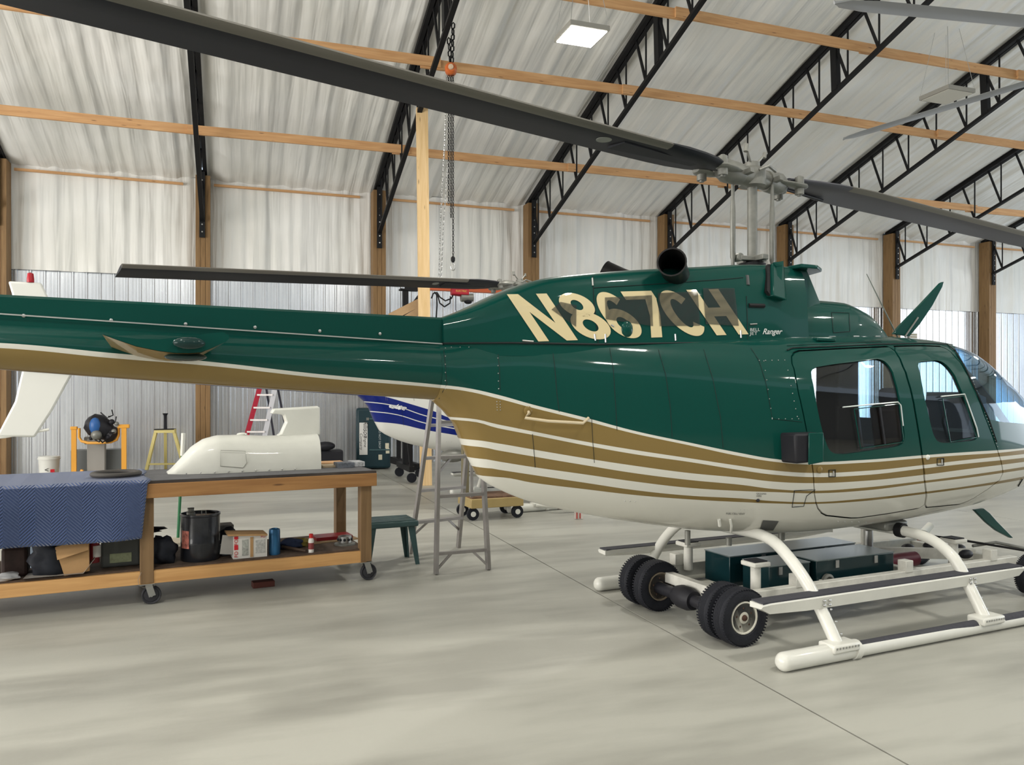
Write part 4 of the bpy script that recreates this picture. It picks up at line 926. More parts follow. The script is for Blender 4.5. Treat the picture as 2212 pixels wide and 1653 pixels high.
def wheel(x, y, r, w, mat, par, out, name='wheel', n=40):
    pr = [(r*.56, -w*.36), (r*.62, -w*.46), (r*.80, -w*.52), (r*.93, -w*.45), (r*.985, -w*.3)]
    for k in range(-2, 3): pr += [(r*1.0, w*(k*.11-.035)), (r*1.0, w*(k*.11+.035)), (r*.975, w*(k*.11+.05))]
    pr += [(r*.985, w*.3), (r*.93, w*.45), (r*.80, w*.52), (r*.62, w*.46), (r*.56, w*.36)]
    t = obj(name, MB().lathe(pr, (x, y, r), 'y', n), M_RUB, par, 30)
    hb = MB(); hb.lathe([(r*.57, out*w*.36), (r*.56, out*w*.42), (r*.52, out*w*.42), (r*.48, out*w*.30), (r*.22, out*w*.28), (r*.2, out*w*.36), (.001, out*w*.38)], (x, y, r), 'y', 28); o = obj('rim', hb, mat, t)
    h = MB()
    for k in range(5):
        a = 2*math.pi*k/5+.4; h.ball((x+math.cos(a)*r*.33, y+out*w*.31, r+math.sin(a)*r*.33), r*.05, 5)
    h.ball((x, y+out*w*.38, r), r*.11, 6); tag(obj('wheel_nuts', h, pbr('rust', (.06, .03, .02), .8), t), kind='stuff')
    tb = MB()
    for k in range(56):
        a = 2*math.pi*k/56
        for sd in (-1, 1): tb.box((x+math.cos(a)*r*.965, y+sd*w*.42, r+math.sin(a)*r*.965), (r*.03, w*.14, r*.05), M=Matrix.Rotation(-a, 4, 'Y'))
    tag(obj('tread_blocks', tb, M_RUB, t, 0), kind='stuff'); return t
wheel(.09, -.505, .172, .105, M_HUB, tr, -1); wheel(.09, -.365, .172, .105, M_RUST, tr, -1)
wheel(.09, .505, .172, .105, M_RUST, tr, -1); wheel(.09, .33, .172, .105, M_RUST, tr, -1)
wheel(2.85, -.50, .150, .10, M_HUB, tr, -1); wheel(3.02, .60, .150, .10, pbr('orange_rim', (.50, .10, .02), .5), tr, -1)
obj('front_axle', MB().bar((2.85, -.45, .15), (3.0, .56, .15), .05, .05), M_TR, tr)
obj('tow_linkage', MB().tube([(2.75, -.1, .30), (2.95, -.15, .32), (3.2, -.4, .26), (3.4, -.5, .2)], .012, 8), M_GREY, tr)
obj('brake_lever', MB().tube([(2.55, .1, .36), (2.7, -.05, .34), (3.1, -.42, .27)], .009, 8), M_BLACK, tr)
mb = MB()
for i, (a, b, c) in enumerate(((2.4, .2, .26), (2.55, .12, .28), (2.7, -.02, .27), (2.5, -.22, .28))): mb.ball((a, b, c), .05, 6, (1.3, .8, .7))
tag(obj('engine_fittings', mb, M_DARK, tr), kind='stuff')
for s, y in ((.28, -.43), (1.35, -.30)): obj('tie_down', MB().cyl((s, y-.03, .17), (s, y+.03, .17), .022), M_STEEL, tr)
obj('under_bracket', MB().box((1.15, -.33, .16), (.28, .05, .03)), M_DARK, tr)
obj('red_cylinder', MB().tube([(1.72, -.02, .235), (1.74, -.02, .235), (2.2, -.02, .235), (2.22, -.02, .235)], [.03, .055, .055, .03], 16), pbr('dark_red', (.12, .012, .025), .4), tr)
M_BOXG = pbr('green_metal_box', (.003, .020, .024), .3, coat=.4, spec=.2); M_BOXT = pbr('box_lid', (.20, .24, .24), .28, .5)
def crate(nm, lab, s0, s1, l0, l1, z0, z1, extra=None):
    c = thing(nm, lab, 'box', H.loc, H.rz)
    obj('case_body', MB().box(((s0+s1)/2, -(l0+l1)/2, (z0+z1)/2), (s1-s0, l1-l0, z1-z0)), M_BOXG, c, bevel=.004)
    obj('lid', MB().box(((s0+s1)/2, -(l0+l1)/2, z1+.003), (s1-s0+.006, l1-l0+.006, .006)), M_BOXT, c)
    mb = MB()
    for i in range(2): mb.box((s0+(s1-s0)*(.25+.5*i), -l1-.005, z1-.03), (.03, .008, .05))
    obj('latches', mb, M_STEEL, c)['kind'] = 'stuff'; return c
crate('battery_box', 'long dark green metal box at the far side of the trolley', .46, 1.62, -.28, -.02, .19, .39)
crate('battery_box', 'short dark green metal box on the trolley beside the white support post', .50, .84, .06, .31, .19, .385)
b3 = crate('battery_box', 'dark green metal box with a round socket on the near front of the trolley', .90, 1.62, .02, .31, .19, .385)
obj('round_socket', MB().lathe([(.05, 0), (.05, -.02), (.034, -.024), (.03, -.01)], (.985, -.315, .25), 'y'), M_GREY, b3)
obj('warning_sticker', MB().box((.70, -.314, .27), (.05, .004, .07)), pbr('sticker', (.45, .42, .30), .6), b3)

# ================================================================ WORKBENCH AND WHAT IS ON IT
B = Fr(-1.18, 6.34, 62.9)
bench = thing('workbench', 'long wooden rolling workbench with lower shelf in the left foreground', 'workbench', B.loc, B.rz)
x0b, x1b, dpt, TOP = -3.35, .075, .86, .875
obj('table_top', MB().box(((x0b+x1b)/2, dpt/2-.06, TOP-.009), (x1b-x0b, dpt+.04, .018)), pbr('dark_worktop', (.055, .045, .04), .55, noise=.3), bench)
for y in (-.075, dpt-.045): obj('apron_board', MB().box(((x0b+x1b)/2, y, TOP-.068), (x1b-x0b, .038, .10)), M_BENCH, bench, 0, bevel=.003)
for x in (x0b+.02, x1b-.02): obj('end_board', MB().box((x, dpt/2-.06, TOP-.068), (.038, dpt-.07, .10)), M_BENCH, bench, 0)
for y in (-.03, dpt-.09): obj('shelf_rail', MB().box(((x0b+x1b)/2, y, .195), (x1b-x0b-.14, .038, .09)), wood('shelf_rail_wood', (.50, .26, .09), (.66, .38, .15), 'x'), bench, 0, bevel=.003)
obj('shelf_board', MB().box(((x0b+x1b)/2, dpt/2-.06, .246), (x1b-x0b-.12, dpt-.1, .014)), pbr('dirty_shelf', (.085, .058, .042), .8, noise=.35, nscale=9), bench)
for x in (0.0, -1.58, -3.16):
    for y in (-.012, dpt-.12):
        lg = obj('leg', MB().box((x, y, .49), (.088, .088, .67)), M_BLEG, bench, 0, bevel=.004)
        c = MB(); c.box((x, y, .148), (.10, .09, .006)); c.bar((x+.01, y-.032, .145), (x+.035, y-.032, .06), .004, .045, (1, 0, 0)); c.bar((x+.01, y+.032, .145), (x+.035, y+.032, .06), .004, .045, (1, 0, 0)); c.cyl((x+.03, y-.045, .065), (x+.03, y+.045, .065), .008)
        obj('caster_fork', c, M_STEEL, lg)
        obj('caster_wheel', MB().lathe([(.018, -.024), (.045, -.020), (.048, -.016), (.060, -.022), (.065, -.012), (.065, .012), (.060, .022), (.048, .016), (.045, .02), (.018, .024)], (x+.03, y, .065), 'y', 24), pbr('caster_rubber', (.03, .03, .035), .6), lg)
def BT_(px, py, y): x, z = B.at(px, py, y); return Vector((x, y, z))
# dark covering sheet on the free part of the worktop
o = obj('cover_sheet', MB().box((-.78, .32, TOP+.003), (1.66, .80, .004)), pbr('grey_sheet', (.10, .10, .105), .7, noise=.2, bump=.3, bscale=14), None, 0); o.location = B.loc; o.rotation_euler.z = B.rz; tag(o, 'thin dark grey sheet covering the bare part of the workbench top', 'sheet')
# quilted moving blanket
M_QUILT = bpy.data.materials.new('quilted_blue'); M_QUILT.use_nodes = True; nt = M_QUILT.node_tree; b_ = nt.nodes['Principled BSDF']; b_.inputs['Base Color'].default_value = (.030, .062, .175, 1); b_.inputs['Roughness'].default_value = .85; b_.inputs['Sheen Weight'].default_value = .4
tc = nt.nodes.new('ShaderNodeTexCoord'); wv = nt.nodes.new('ShaderNodeTexWave'); wv.wave_type = 'BANDS'; wv.inputs['Scale'].default_value = 14; wv.inputs['Distortion'].default_value = 0
vm = nt.nodes.new('ShaderNodeSeparateXYZ'); nt.links.new(tc.outputs['UV'], vm.inputs[0])
pp = nt.nodes.new('ShaderNodeMath'); pp.operation = 'PINGPONG'; pp.inputs[1].default_value = .09; nt.links.new(vm.outputs[0], pp.inputs[0]); ad = nt.nodes.new('ShaderNodeMath'); ad.operation = 'ADD'; nt.links.new(pp.outputs[0], ad.inputs[0]); nt.links.new(vm.outputs[1], ad.inputs[1])
cx = nt.nodes.new('ShaderNodeCombineXYZ'); nt.links.new(ad.outputs[0], cx.inputs[0]); nt.links.new(cx.outputs[0], wv.inputs['Vector'])
bp = nt.nodes.new('ShaderNodeBump'); bp.inputs['Strength'].default_value = .9; bp.inputs['Distance'].default_value = .012; nt.links.new(wv.outputs['Fac'], bp.inputs['Height']); nt.links.new(bp.outputs[0], b_.inputs['Normal'])
vs = []; fs = []; uv = []; nx, ny = 110, 60; xr = -1.575; hang = .40
for j in range(ny+1):
    v = j/ny*(.88+hang); 
    for i in range(nx+1):
        x = -3.3+(xr+3.3)*i/nx; e = (x-xr)
        if v < .88: y = .80-v; z = TOP+.012+.002*math.sin(x*9)*math.sin(v*8); 
        else:
            d = v-.88; y = -.108-.012*math.sin(x*7+1)*d/hang*1.5-.006*math.sin(x*17)*d/hang-.02*d; z = TOP+.010-d*(1-.02*math.sin(x*4))
            x = x-d*.10*max(0, 1+(e)/.6)
        if v < .88 and i == nx: x += .02*math.sin(v*9)
        vs.append((x, y, z)); uv.append((x, v))
for j in range(ny):
    for i in range(nx): a = j*(nx+1)+i; fs.append((a, a+nx+1, a+nx+2, a+1))
me = MB().add(vs, fs).mesh('moving_blanket', False); ul = me.uv_layers.new(name='uv')
for lp in me.loops: ul.data[lp.index].uv = uv[lp.vertex_index]
o = link('moving_blanket', me, M_QUILT, None, 60); o.location = B.loc; o.rotation_euler.z = B.rz; sd = o.modifiers.new('s', 'SOLIDIFY'); sd.thickness = .008; tag(o, 'quilted blue moving blanket draped over the left half of the workbench', 'blanket')
def bthing(name, lab, cat, group=None): return thing(name, lab, cat, B.loc, B.rz, group)
def bobj(name, mb, mat, lab, cat, smooth=35, bevel=0):
    o = obj(name, mb, mat, None, smooth, bevel); o.location = B.loc; o.rotation_euler.z = B.rz; return tag(o, lab, cat)
SH = .253; TP = TOP+.0055
def ix(px, y): return B.at(px, 1000, y)[0]
# drive belt / grinding ring on the blanket
xc = ix(251, .25)
r = bobj('rubber_ring', MB().tube([(xc+.15*math.cos(a), .25+.15*math.sin(a), TP+.028) for a in [2*math.pi*k/32 for k in range(32)]], .022, 10, True, .8), pbr('ring_rubber', (.06, .055, .05), .7), 'flat black rubber ring lying on the blue blanket', 'ring')
# white cowling fairing
YF = .42
W_ = bthing('white_fairing', 'white tail cowling fairing with upright fin resting on the workbench', 'aircraft fairing')
fx0, fx1 = ix(363, YF-.15), ix(690, YF-.15); 
prof = [(363, 1022), (378, 1006), (395, 987), (415, 965), (440, 949), (470, 941), (520, 940), (570, 942), (620, 941), (655, 938), (688, 936)]
pz = [B.at(px, py, YF-.05) for px, py in prof]; rings = []
for k in range(41):
    x = fx0+.002+(fx1-fx0-.004)*k/40; zt = lerp_tab(pz, x); w = .20*min(1, .35+.65*math.sqrt(max(0, (x-fx0)/(.35)))); h = max(.01, zt-TP)
    ring = []
    for i in range(17):
        t = math.pi*i/16; c, d = math.cos(t), math.sin(t); q = (abs(c)**3+abs(d)**3)**(-1/3); ring.append(Vector((x, YF-.02-w*c*q, TP+h*d*q)))
    rings.append(ring)
M_FAIR = pbr('primer_white', (.60, .60, .55), .38, noise=.04, coat=.3)
obj('fairing_shell', MB().loft(rings), M_FAIR, W_)
fin_px = [(598, 941), (606, 936), (617, 912), (612, 896), (585, 893), (590, 884), (640, 882), (689, 879), (690, 940), (640, 945)]
fp = [B.at(px, py, YF-.02) for px, py in fin_px]; obj('fairing_fin', MB().prism(fp, YF-.06, YF+.04), M_FAIR, W_, bevel=.01)
a, b = B.at(590, 889, YF-.05), B.at(688, 883, YF-.05); obj('fin_cap', MB().tube([(a[0], YF-.02, a[1]), (b[0], YF-.02, b[1])], .022, 12), M_FAIR, W_, bevel=0)
a, b = B.at(475, 1015, .2), B.at(520, 970, .2)
pp_ = [B.at(px, py, YF-.225) for px, py in ((477, 973), (530, 975), (533, 1000), (525, 1011), (476, 1007))]
obj('access_panel', MB().tube([(x, YF-.223, z) for x, z in pp_], .0022, 5, True), pbr('panel_line', (.25, .25, .22), .6), W_)
a = B.at(522, 938, YF); obj('vent_boss', MB().ball((a[0], YF-.02, a[1]), .035, 6, (1.2, 1, .4)), M_FAIR, W_)
mb = MB()
for k in range(9): mb.ball((fx0+.12+k*.1, YF-.225, TP+.012), .006, 4)
tag(obj('fairing_screws', mb, M_STEEL, W_), kind='stuff')
# boxes and wooden piece at the right end of the top
def ibox(name, lab, cat, px0, px1, y, dy, z0, h, mat, bevel=.002, rz=0, top=None):
    x0, x1 = ix(px0, y), ix(px1, y); return bobj(name, MB().box(((x0+x1)/2, y+dy/2, z0+h/2), (x1-x0, dy, h), rz), mat, lab, cat, 0, bevel)
ibox('wooden_board', 'thin light wooden board behind the small cartons on the bench end', 'board', 694, 748, .48, .2, TP, .022, M_PINE)
ibox('thin_booklet', 'thin stack of papers beside the white fairing', 'paper', 698, 732, .28, .16, TP, .018, pbr('paper_tan', (.38, .30, .20), .8))
ibox('carton', 'small dark printed carton on the bench end, left of its white twin', 'carton', 730, 766, .20, .14, TP, .042, pbr('carton_dark', (.10, .11, .13), .5, noise=.5, nscale=40))
ibox('carton', 'small white and silver printed carton at the right end of the bench top', 'carton', 762, 788, .27, .16, TP, .040, pbr('carton_light', (.45, .46, .48), .5, noise=.5, nscale=45))
# lower shelf
def lather(name, lab, cat, px, r, y, z0, prof, mat): 
    t = bthing(name, lab, cat); t2 = obj('can_body', MB().lathe([(a*r, z0+b) for a, b in prof], (ix(px, y), y, 0), n=28), mat, t); return t, ix(px, y)
pail, px_ = lather('oil_pail', 'large black steel pail with spout on the lower shelf', 'pail', 433, .138, .16, SH, [(.97, 0), (1, .01), (1, .12), (1.015, .13), (1, .14), (1, .325), (1.03, .33), (1.03, .345), (.97, .345), (.96, .33)], pbr('pail_black', (.012, .013, .017), .3, noise=.5, nscale=8, coat=.4))
obj('pour_spout', MB().lathe([(.034, SH+.33), (.03, SH+.36), (.022, SH+.365), (.022, SH+.385), (.026, SH+.39)], (px_-.07, .12, 0)), M_GREY, pail)
obj('lift_ring', MB().tube([(px_, .07, SH+.335), (px_, .08, SH+.37), (px_+.03, .085, SH+.37), (px_+.03, .07, SH+.335)], .004, 6), M_GREY, pail)
obj('pail_label', MB().loft([[Vector((px_+.1395*math.cos(a), .16+.1395*math.sin(a), z)) for a in [R(198+4*k) for k in range(9)]] for z in (SH+.1, SH+.23)], cap=False), pbr('label_redwhite', (.42, .14, .11), .7, noise=.6, nscale=30), pail)
# red and white carton
M_CARD = pbr('cardboard', (.40, .24, .11), .8, noise=.1); M_CW = pbr('white_card', (.66, .64, .60), .7)
bx = bthing('shipping_carton', 'white cardboard carton with red letters and opened flaps on the lower shelf', 'carton')
xa, xb = ix(504, .03), ix(577, .03)
obj('carton_body', MB().box(((xa+xb)/2, .12, SH+.085), (xb-xa, .18, .17)), M_CW, bx, 0)
obj('carton_flap', MB().box(((xa+xb)/2-.02, .11, SH+.175), (xb-xa+.04, .20, .012), M=Matrix.Rotation(R(4), 4, 'Y')), M_CARD, bx, 0)
obj('tape_strip', MB().box(((xa+xb)/2+.01, .0285, SH+.08), (.022, .003, .15)), M_CARD, bx, 0)
obj('side_flap', MB().box((xa-.04, .04, SH+.11), (.09, .006, .14), M=Matrix.Rotation(R(8), 4, 'Y')), pbr('grey_card', (.30, .29, .27), .8), bx, 0)
M_RED = pbr('red_print', (.55, .02, .03), .5)
obj('red_bar', MB().box((xa+.02, .0285, SH+.085), (.028, .003, .035)), M_RED, bx, 0); obj('red_bar', MB().box((xa+.02, .0285, SH+.158), (.028, .003, .02)), M_RED, bx, 0)
text_on('printed_letters', 'FO', .036, M_RED, bx, (xa+.032, .027, SH+.125), (0, 0, 1), (-1, 0, 0)); text_on('printed_letters', 'FO', .036, M_RED, bx, (xa+.032, .027, SH+.035), (0, 0, 1), (-1, 0, 0))
text_on('printed_letters', 'FO', .028, M_RED, bx, (xb-.03, .027, SH+.145), (1, 0, 0), (0, 0, 1))
obj('printed_panel', MB().box((xa+.085, .0285, SH+.08), (.045, .002, .12)), pbr('print_grey', (.36, .37, .34), .7, noise=.35, nscale=60), bx, 0); obj('printed_panel', MB().box((xb-.05, .0285, SH+.08), (.07, .002, .10)), pbr('print_grey2', (.44, .44, .42), .7, noise=.3, nscale=60), bx, 0)
t, _ = lather('spray_drum', 'blue and dark cylindrical canister next to the red lettered carton', 'canister', 593, .042, .08, SH, [(.95, 0), (1, .01), (1, .18), (.93, .195), (.6, .2), (.55, .192)], pbr('blue_can', (.03, .13, .27), .35, .3, noise=.6, nscale=9, stretch=(1, 1, .2)))
t, xw = lather('plastic_bottle', 'small white plastic bottle with a red cap on the lower shelf', 'bottle', 672, .021, .03, SH, [(1, 0), (1, .09), (.85, .105), (.5, .112), (.5, .118)], pbr('bottle_white', (.68, .66, .62), .4))
obj('bottle_cap', MB().lathe([(.0155, SH+.112), (.0155, SH+.142), (.012, SH+.144)], (xw, .03, 0)), pbr('cap_red', (.5, .02, .02), .4), t); obj('bottle_label', MB().lathe([(.0216, SH+.025), (.0216, SH+.075)], (xw, .03, 0)), pbr('label_maroon', (.20, .04, .04), .5), t)
rt = bthing('brake_rotor', 'silver slotted metal rotor on the right end of the lower shelf', 'machine part'); xc = ix(745, .22)
obj('rotor_drum', MB().lathe([(.055, SH+.02), (.055, SH+.07), (.035, SH+.072), (.035, SH+.04)], (xc, .22, 0)), M_STEEL, rt); obj('rotor_flange', MB().lathe([(.085, SH+.0), (.085, SH+.012), (.05, SH+.02)], (xc, .22, 0)), M_GREY, rt)
mb = MB()
for k in range(10): mb.ball((xc+.055*math.cos(k*.63), .22+.055*math.sin(k*.63), SH+.045), .012, 5)
tag(obj('rotor_slots', mb, M_DARK, rt), kind='stuff')
def lump(name, lab, cat, px, y, sz, mat, seed=1, z0=SH, parent=None, rz=0):
    rr = random.Random(seed); bm = bmesh.new(); bmesh.ops.create_icosphere(bm, subdivisions=3, radius=1)
    ph = [rr.uniform(0, 6) for _ in range(6)]
    for v in bm.verts:
        c = v.co; k = 1+.16*math.sin(5*c.x+ph[0])*math.cos(4*c.y+ph[1])+.12*math.sin(7*c.z+ph[2]+3*c.x)+.07*math.sin(11*c.y+ph[3]); v.co = c*k; v.co.z = max(v.co.z, -.75)
    me = bpy.data.meshes.new(name); 
    for v in bm.verts: v.co = Vector((v.co.x*sz[0], v.co.y*sz[1], (v.co.z+.75)*sz[2]/1.75))+Vector((ix(px, y), y, z0))
    bm.to_mesh(me); bm.free(); o = link(name, me, mat, None, 60); o.location = B.loc; o.rotation_euler.z = B.rz; return tag(o, lab, cat)
M_BAG = pbr('black_cloth', (.010, .012, .018), .7)
lump('work_gloves', 'dark blue and black work gloves lying in front of the red scraps', 'gloves', 628, .25, (.09, .05, .08), pbr('glove_navy', (.012, .02, .05), .8), 3)
lump('yellow_rag', 'crumpled yellow and black rag between the gloves and the white bottle', 'rag', 652, .30, (.06, .05, .07), pbr('yellow_cloth', (.22, .17, .035), .8), 5)
lump('plastic_bag', 'crumpled clear plastic bag behind the pail and carton', 'bag', 492, .22, (.07, .06, .11), pbr('grey_plastic', (.11, .12, .14), .3), 8)
lump('black_cloth', 'black cloth heap between the pail and the red lettered carton', 'cloth', 486, .38, (.10, .06, .17), M_BAG, 9)
bobj('wooden_stick', MB().tube([(ix(610, .2), .2, SH+.03), (ix(661, .02), .02, SH+.015)], .012, 8), pbr('dark_handle', (.05, .03, .02), .6), 'dark wooden tool handle lying by the white bottle', 'tool handle')
ibox('red_toolbox_tray', 'flat red metal tray at the back right of the lower shelf', 'tray', 684, 762, .42, .18, SH, .035, pbr('tray_red', (.25, .015, .02), .4))
bobj('plywood_offcut', MB().box((ix(705, .45), .50, SH+.004), (.5, .28, .008), .12), pbr('ply', (.36, .24, .13), .7, noise=.15), 'pale plywood sheet under the red tray on the shelf', 'board', 0)
ibox('binder', 'grey and white binders stacked behind the black pail', 'binder', 473, 505, .45, .16, SH+.0, .19, pbr('binder_grey', (.22, .21, .19), .7, noise=.3, nscale=25))
lump('cable_coil', 'black tangled cable bundle beside the middle bench leg', 'cable', 352, .14, (.10, .09, .20), M_BAG, 12)
lump('battery_charger_cables', 'dark cables heaped on top of the grey battery case', 'cable', 272, .30, (.24, .10, .05), M_BAG, 14, z0=.46)
bc = bthing('battery_case', 'grey battery case with a yellow and white label on the lower shelf', 'case'); xa, xb = ix(218, .12), ix(303, .12)
obj('case_body', MB().box(((xa+xb)/2, .24, SH+.10), (xb-xa, .22, .20)), pbr('case_grey', (.085, .09, .085), .6), bc, 0, bevel=.015)
obj('case_label', MB().box((xa+.125, .1285, SH+.065), (.14, .003, .065)), pbr('label_green', (.30, .33, .20), .6, noise=.25, nscale=25), bc, 0)
cb = bthing('cardboard_box', 'open brown cardboard box leaning at the left of the lower shelf', 'cardboard box'); xa, xb = ix(139, -.02), ix(192, -.02)
obj('box_wall', MB().prism([(xa, SH), (xb+.005, SH+.02), (xb, SH+.25), (xa-.055, SH+.20)], -.02, .16), M_CARD, cb, 0, bevel=.003)
obj('box_flap', MB().add([(xb, -.02, SH+.25), (xa-.055, -.02, SH+.20), (xa-.04, -.055, SH+.12), (xb-.002, -.05, SH+.17)], [(0, 1, 2, 3)]), M_CARD, cb, 0)
lump('black_bag', 'black fabric bag slumped against the brown cardboard box', 'bag', 108, .06, (.13, .09, .24), M_BAG, 21)
t, _ = lather('oil_filter', 'dark red and white canister behind the cardboard box', 'canister', 203, .035, .12, SH, [(1, .05), (1, .2), (.9, .21)], pbr('filter_red', (.20, .015, .02), .4))
obj('white_label', MB().lathe([(.0356, SH+.09), (.0356, SH+.17)], (ix(206, .12), .118, 0)), M_CW, t)
t, _ = lather('shelf_bucket', 'light blue-grey plastic bucket at the back left of the lower shelf', 'bucket', 86, .10, .45, SH, [(.85, 0), (1, .25), (1.05, .255), (1.05, .27), (.97, .27)], pbr('bucket_blue', (.42, .52, .62), .35))
ibox('small_motor', 'dark brown rusty machine part at the far left of the shelf', 'machine part', 2, 60, .10, .22, SH, .20, pbr('dark_rust', (.030, .016, .013), .6, noise=.5, nscale=12), .02)
lump('machine_casting', 'rounded black machine part on the rusty one at the far left shelf', 'machine part', 36, .20, (.12, .09, .12), M_BAG, 33, z0=SH+.19)
vs_ = [(ix(50, -.04), -.05, SH+.012), (ix(180, -.04), -.055, SH+.012), (ix(205, -.02), -.03, SH+.10), (ix(205, -.02), .06, SH+.10), (ix(180, .1), .12, SH+.012), (ix(60, .1), .12, SH+.012)]
bobj('plastic_sheet', MB().add(vs_+[(x, y, z+.002) for x, y, z in vs_], [(0, 1, 4, 5), (1, 2, 3, 4), (6, 11, 10, 7), (7, 10, 9, 8)]), pbr('milky_plastic', (.30, .27, .24), .4), 'milky plastic sheet hanging over the shelf edge below the cardboard box', 'plastic sheet', 0)
lump('crumpled_wrapper', 'crumpled clear wrapper at the left edge of the lower shelf', 'wrapper', 12, .02, (.08, .05, .05), pbr('wrap', (.35, .35, .36), .3), 41)
bobj('loose_wire', MB().tube([(ix(305, -.06), -.065, .24), (ix(298, -.06), -.07, .19), (ix(300, -.06), -.07, .15), (ix(312, -.06), -.07, .13), (ix(335, -.06), -.07, .14)], .0015, 5), M_STEEL, 'thin pale wire looped round the middle bench leg', 'wire')
# things standing on the floor near the bench
def G(px, py): return GZ(px, py)
g = G(568, 1267); br = bthing('wood_block', 'dark red-brown block on the floor under the bench', 'block'); br.location = g; br.rotation_euler.z = B.rz
obj('block_body', MB().box((0, 0, .022), (.16, .09, .044)), pbr('redwood', (.085, .025, .018), .7), br, bevel=.004); obj('block_end', MB().box((.081, 0, .022), (.002, .085, .040)), pbr('pale_end', (.22, .14, .12), .7), br)
# green plastic stool
ST = Fr(-1.09, 6.98, 66); stl = thing('plastic_stool', 'dark green plastic stool between the bench and the stepladder', 'stool', ST.loc, ST.rz)
M_PL = pbr('green_plastic', (.045, .085, .085), .42)
obj('seat_rim', MB().box((0, 0, .355), (.46, .34, .05)), M_PL, stl, bevel=.012)
for k in range(6): obj('seat_slat', MB().box((0, -.135+.054*k, .383), (.42, .036, .010)), M_PL, stl, 0, bevel=.003)
for sx in (-1, 1):
    for sy in (-1, 1):
        a, b = Vector((sx*.20, sy*.14, .34)), Vector((sx*.235, sy*.175, .0)); obj('leg', MB().loft([[p+Vector((dx, dy, 0)) for dx, dy in ((0, 0), (-sx*w, 0), (-sx*w, -sy*.012), (-sx*.012, -sy*.012), (-sx*.012, -sy*w), (0, -sy*w))] for p, w in ((a, .06), (b, .035))]), M_PL, stl, 0)
# aluminium stepladder
A1, A2, A3, A4 = G(942, 1241), G(1055, 1231), G(886, 1196), G(990, 1183)
lad = thing('stepladder', 'grey aluminium stepladder standing under the tail boom joint', 'ladder', (0, 0, 0))
hz_ = 1.70; T1, T2 = PX(949.5, 795, 6.95), PX(1032, 795, 7.2); T3, T4 = PX(943, 795, 7.0), PX(1024, 800, 7.3)
for n_, (a, b) in (('front_rail', (A1, T1)), ('front_rail', (A2, T2)), ('rear_rail', (A3, T3)), ('rear_rail', (A4, T4))): obj(n_, MB().bar(a, b, .065, .028, (A2-A1).normalized()), M_ALU, lad, 0)
def rung(p0, p1, q0, q1, z, w, nm, dia=True):
    a = p0.lerp(p1, z/p1.z); b = q0.lerp(q1, z/q1.z); r_ = obj(nm, MB().bar(a, b, w, .025), M_ALU, lad, 0)
    if dia:
        for s_, e_, P0, P1 in ((a, b, p0, p1), (b, a, q0, q1)):
            obj('brace', MB().bar(s_.lerp(e_, .30), P0.lerp(P1, max(0, z-.13)/P1.z), .012, .02), M_ALU, r_, 0)
for z, d in ((.16, 1), (.62, 0), (.94, 1), (1.24, 0), (1.5, 0)): rung(A1, T1, A2, T2, z, .06 if z > .2 else .03, 'crossbar', d)
for z, d in ((.30, 1), (.60, 0), (.90, 0), (1.20, 0), (1.48, 0)): rung(A3, T3, A4, T4, z, .08, 'step', d)
obj('top_cap', MB().bar(T1.lerp(T3, .5)+Vector((-.03, 0, .01)), T2.lerp(T4, .5)+Vector((.03, 0, .01)), .16, .04), M_ALU, lad, 0)
# ================================================================ FARTHER BACKGROUND
# fresh pine column
px0 = PX(919.5, 1048, 12.8); col = thing('pine_column', 'fresh yellow pine column reaching from the floor to the roof truss', 'post', (px0.x, px0.y, 0), R(-6))
HT = 6.05
for k in range(2): 
    o = obj('plank', MB().box((0, -.045+.09*k, HT/2), (.185-.02*k, .088, HT)), M_NEWPOST, col, 0, bevel=.004)
    o.rotation_euler = (0, R(-.62), 0)
Zb = 12.95; P_ = lambda px, py, Z=Zb: PX(px, py, Z)
for (a, b, w) in (((843, 686), (912, 651), .13), ((858, 700), (912, 668), .11)):
    o = obj('knee_brace', MB().bar(P_(*a)-col.location, P_(*b)-col.location, .04, w), pbr('old_board', (.36, .24, .13), .7, noise=.15), None, 0); o.location = (0, 0, 0); o.parent = col; o.rotation_euler.z = R(6)
# chain hoist
ch = thing('chain_hoist', 'orange chain hoist hanging from a black roof truss', 'hoist', (0, 0, 0)); Zc = 11.33
def chain(pts, link_=.045, r=.006, name='chain', par=None, mat=M_BLACK):
    mb = MB(); i = 0
    for a, b in zip(pts, pts[1:]):
        L = (b-a).length; n = max(1, int(L/(link_*.8))); d = (b-a).normalized(); u = d.orthogonal().normalized(); v = d.cross(u)
        for k in range(n):
            c = a+(b-a)*((k+.5)/n); s_ = u if (i % 2) else v; i += 1
            mb.tube([c+d*(link_*.5*math.cos(t))+s_*(link_*.27*math.sin(t)) for t in [2*math.pi*q/6 for q in range(6)]], r, 4, True)
    return tag(obj(name, mb, mat, par, 0), kind='stuff')
c_ = PX(974, 150, Zc)
chain([PX(969, 82, Zc), PX(973, 136, Zc)], .10, .011, 'hanging_chain', ch); chain([PX(979, 50, Zc), PX(976, 136, Zc)], .10, .011, 'hanging_chain', ch)
th = math.atan2(c_.x, c_.y); MH = Matrix.Rotation(-th, 4, 'Z')
obj('hoist_body', MB().lathe([(.001, -.09), (.06, -.085), (.085, -.05), (.085, .05), (.05, .09), (.001, .095)], c_, 'y', 24, MH), pbr('hoist_orange', (.55, .13, .03), .4), ch)
obj('hand_wheel_cap', MB().lathe([(.001, -.115), (.035, -.112), (.04, -.08), (.001, -.08)], c_, 'y', 18, MH), pbr('cream_disc', (.60, .45, .32), .5), ch)
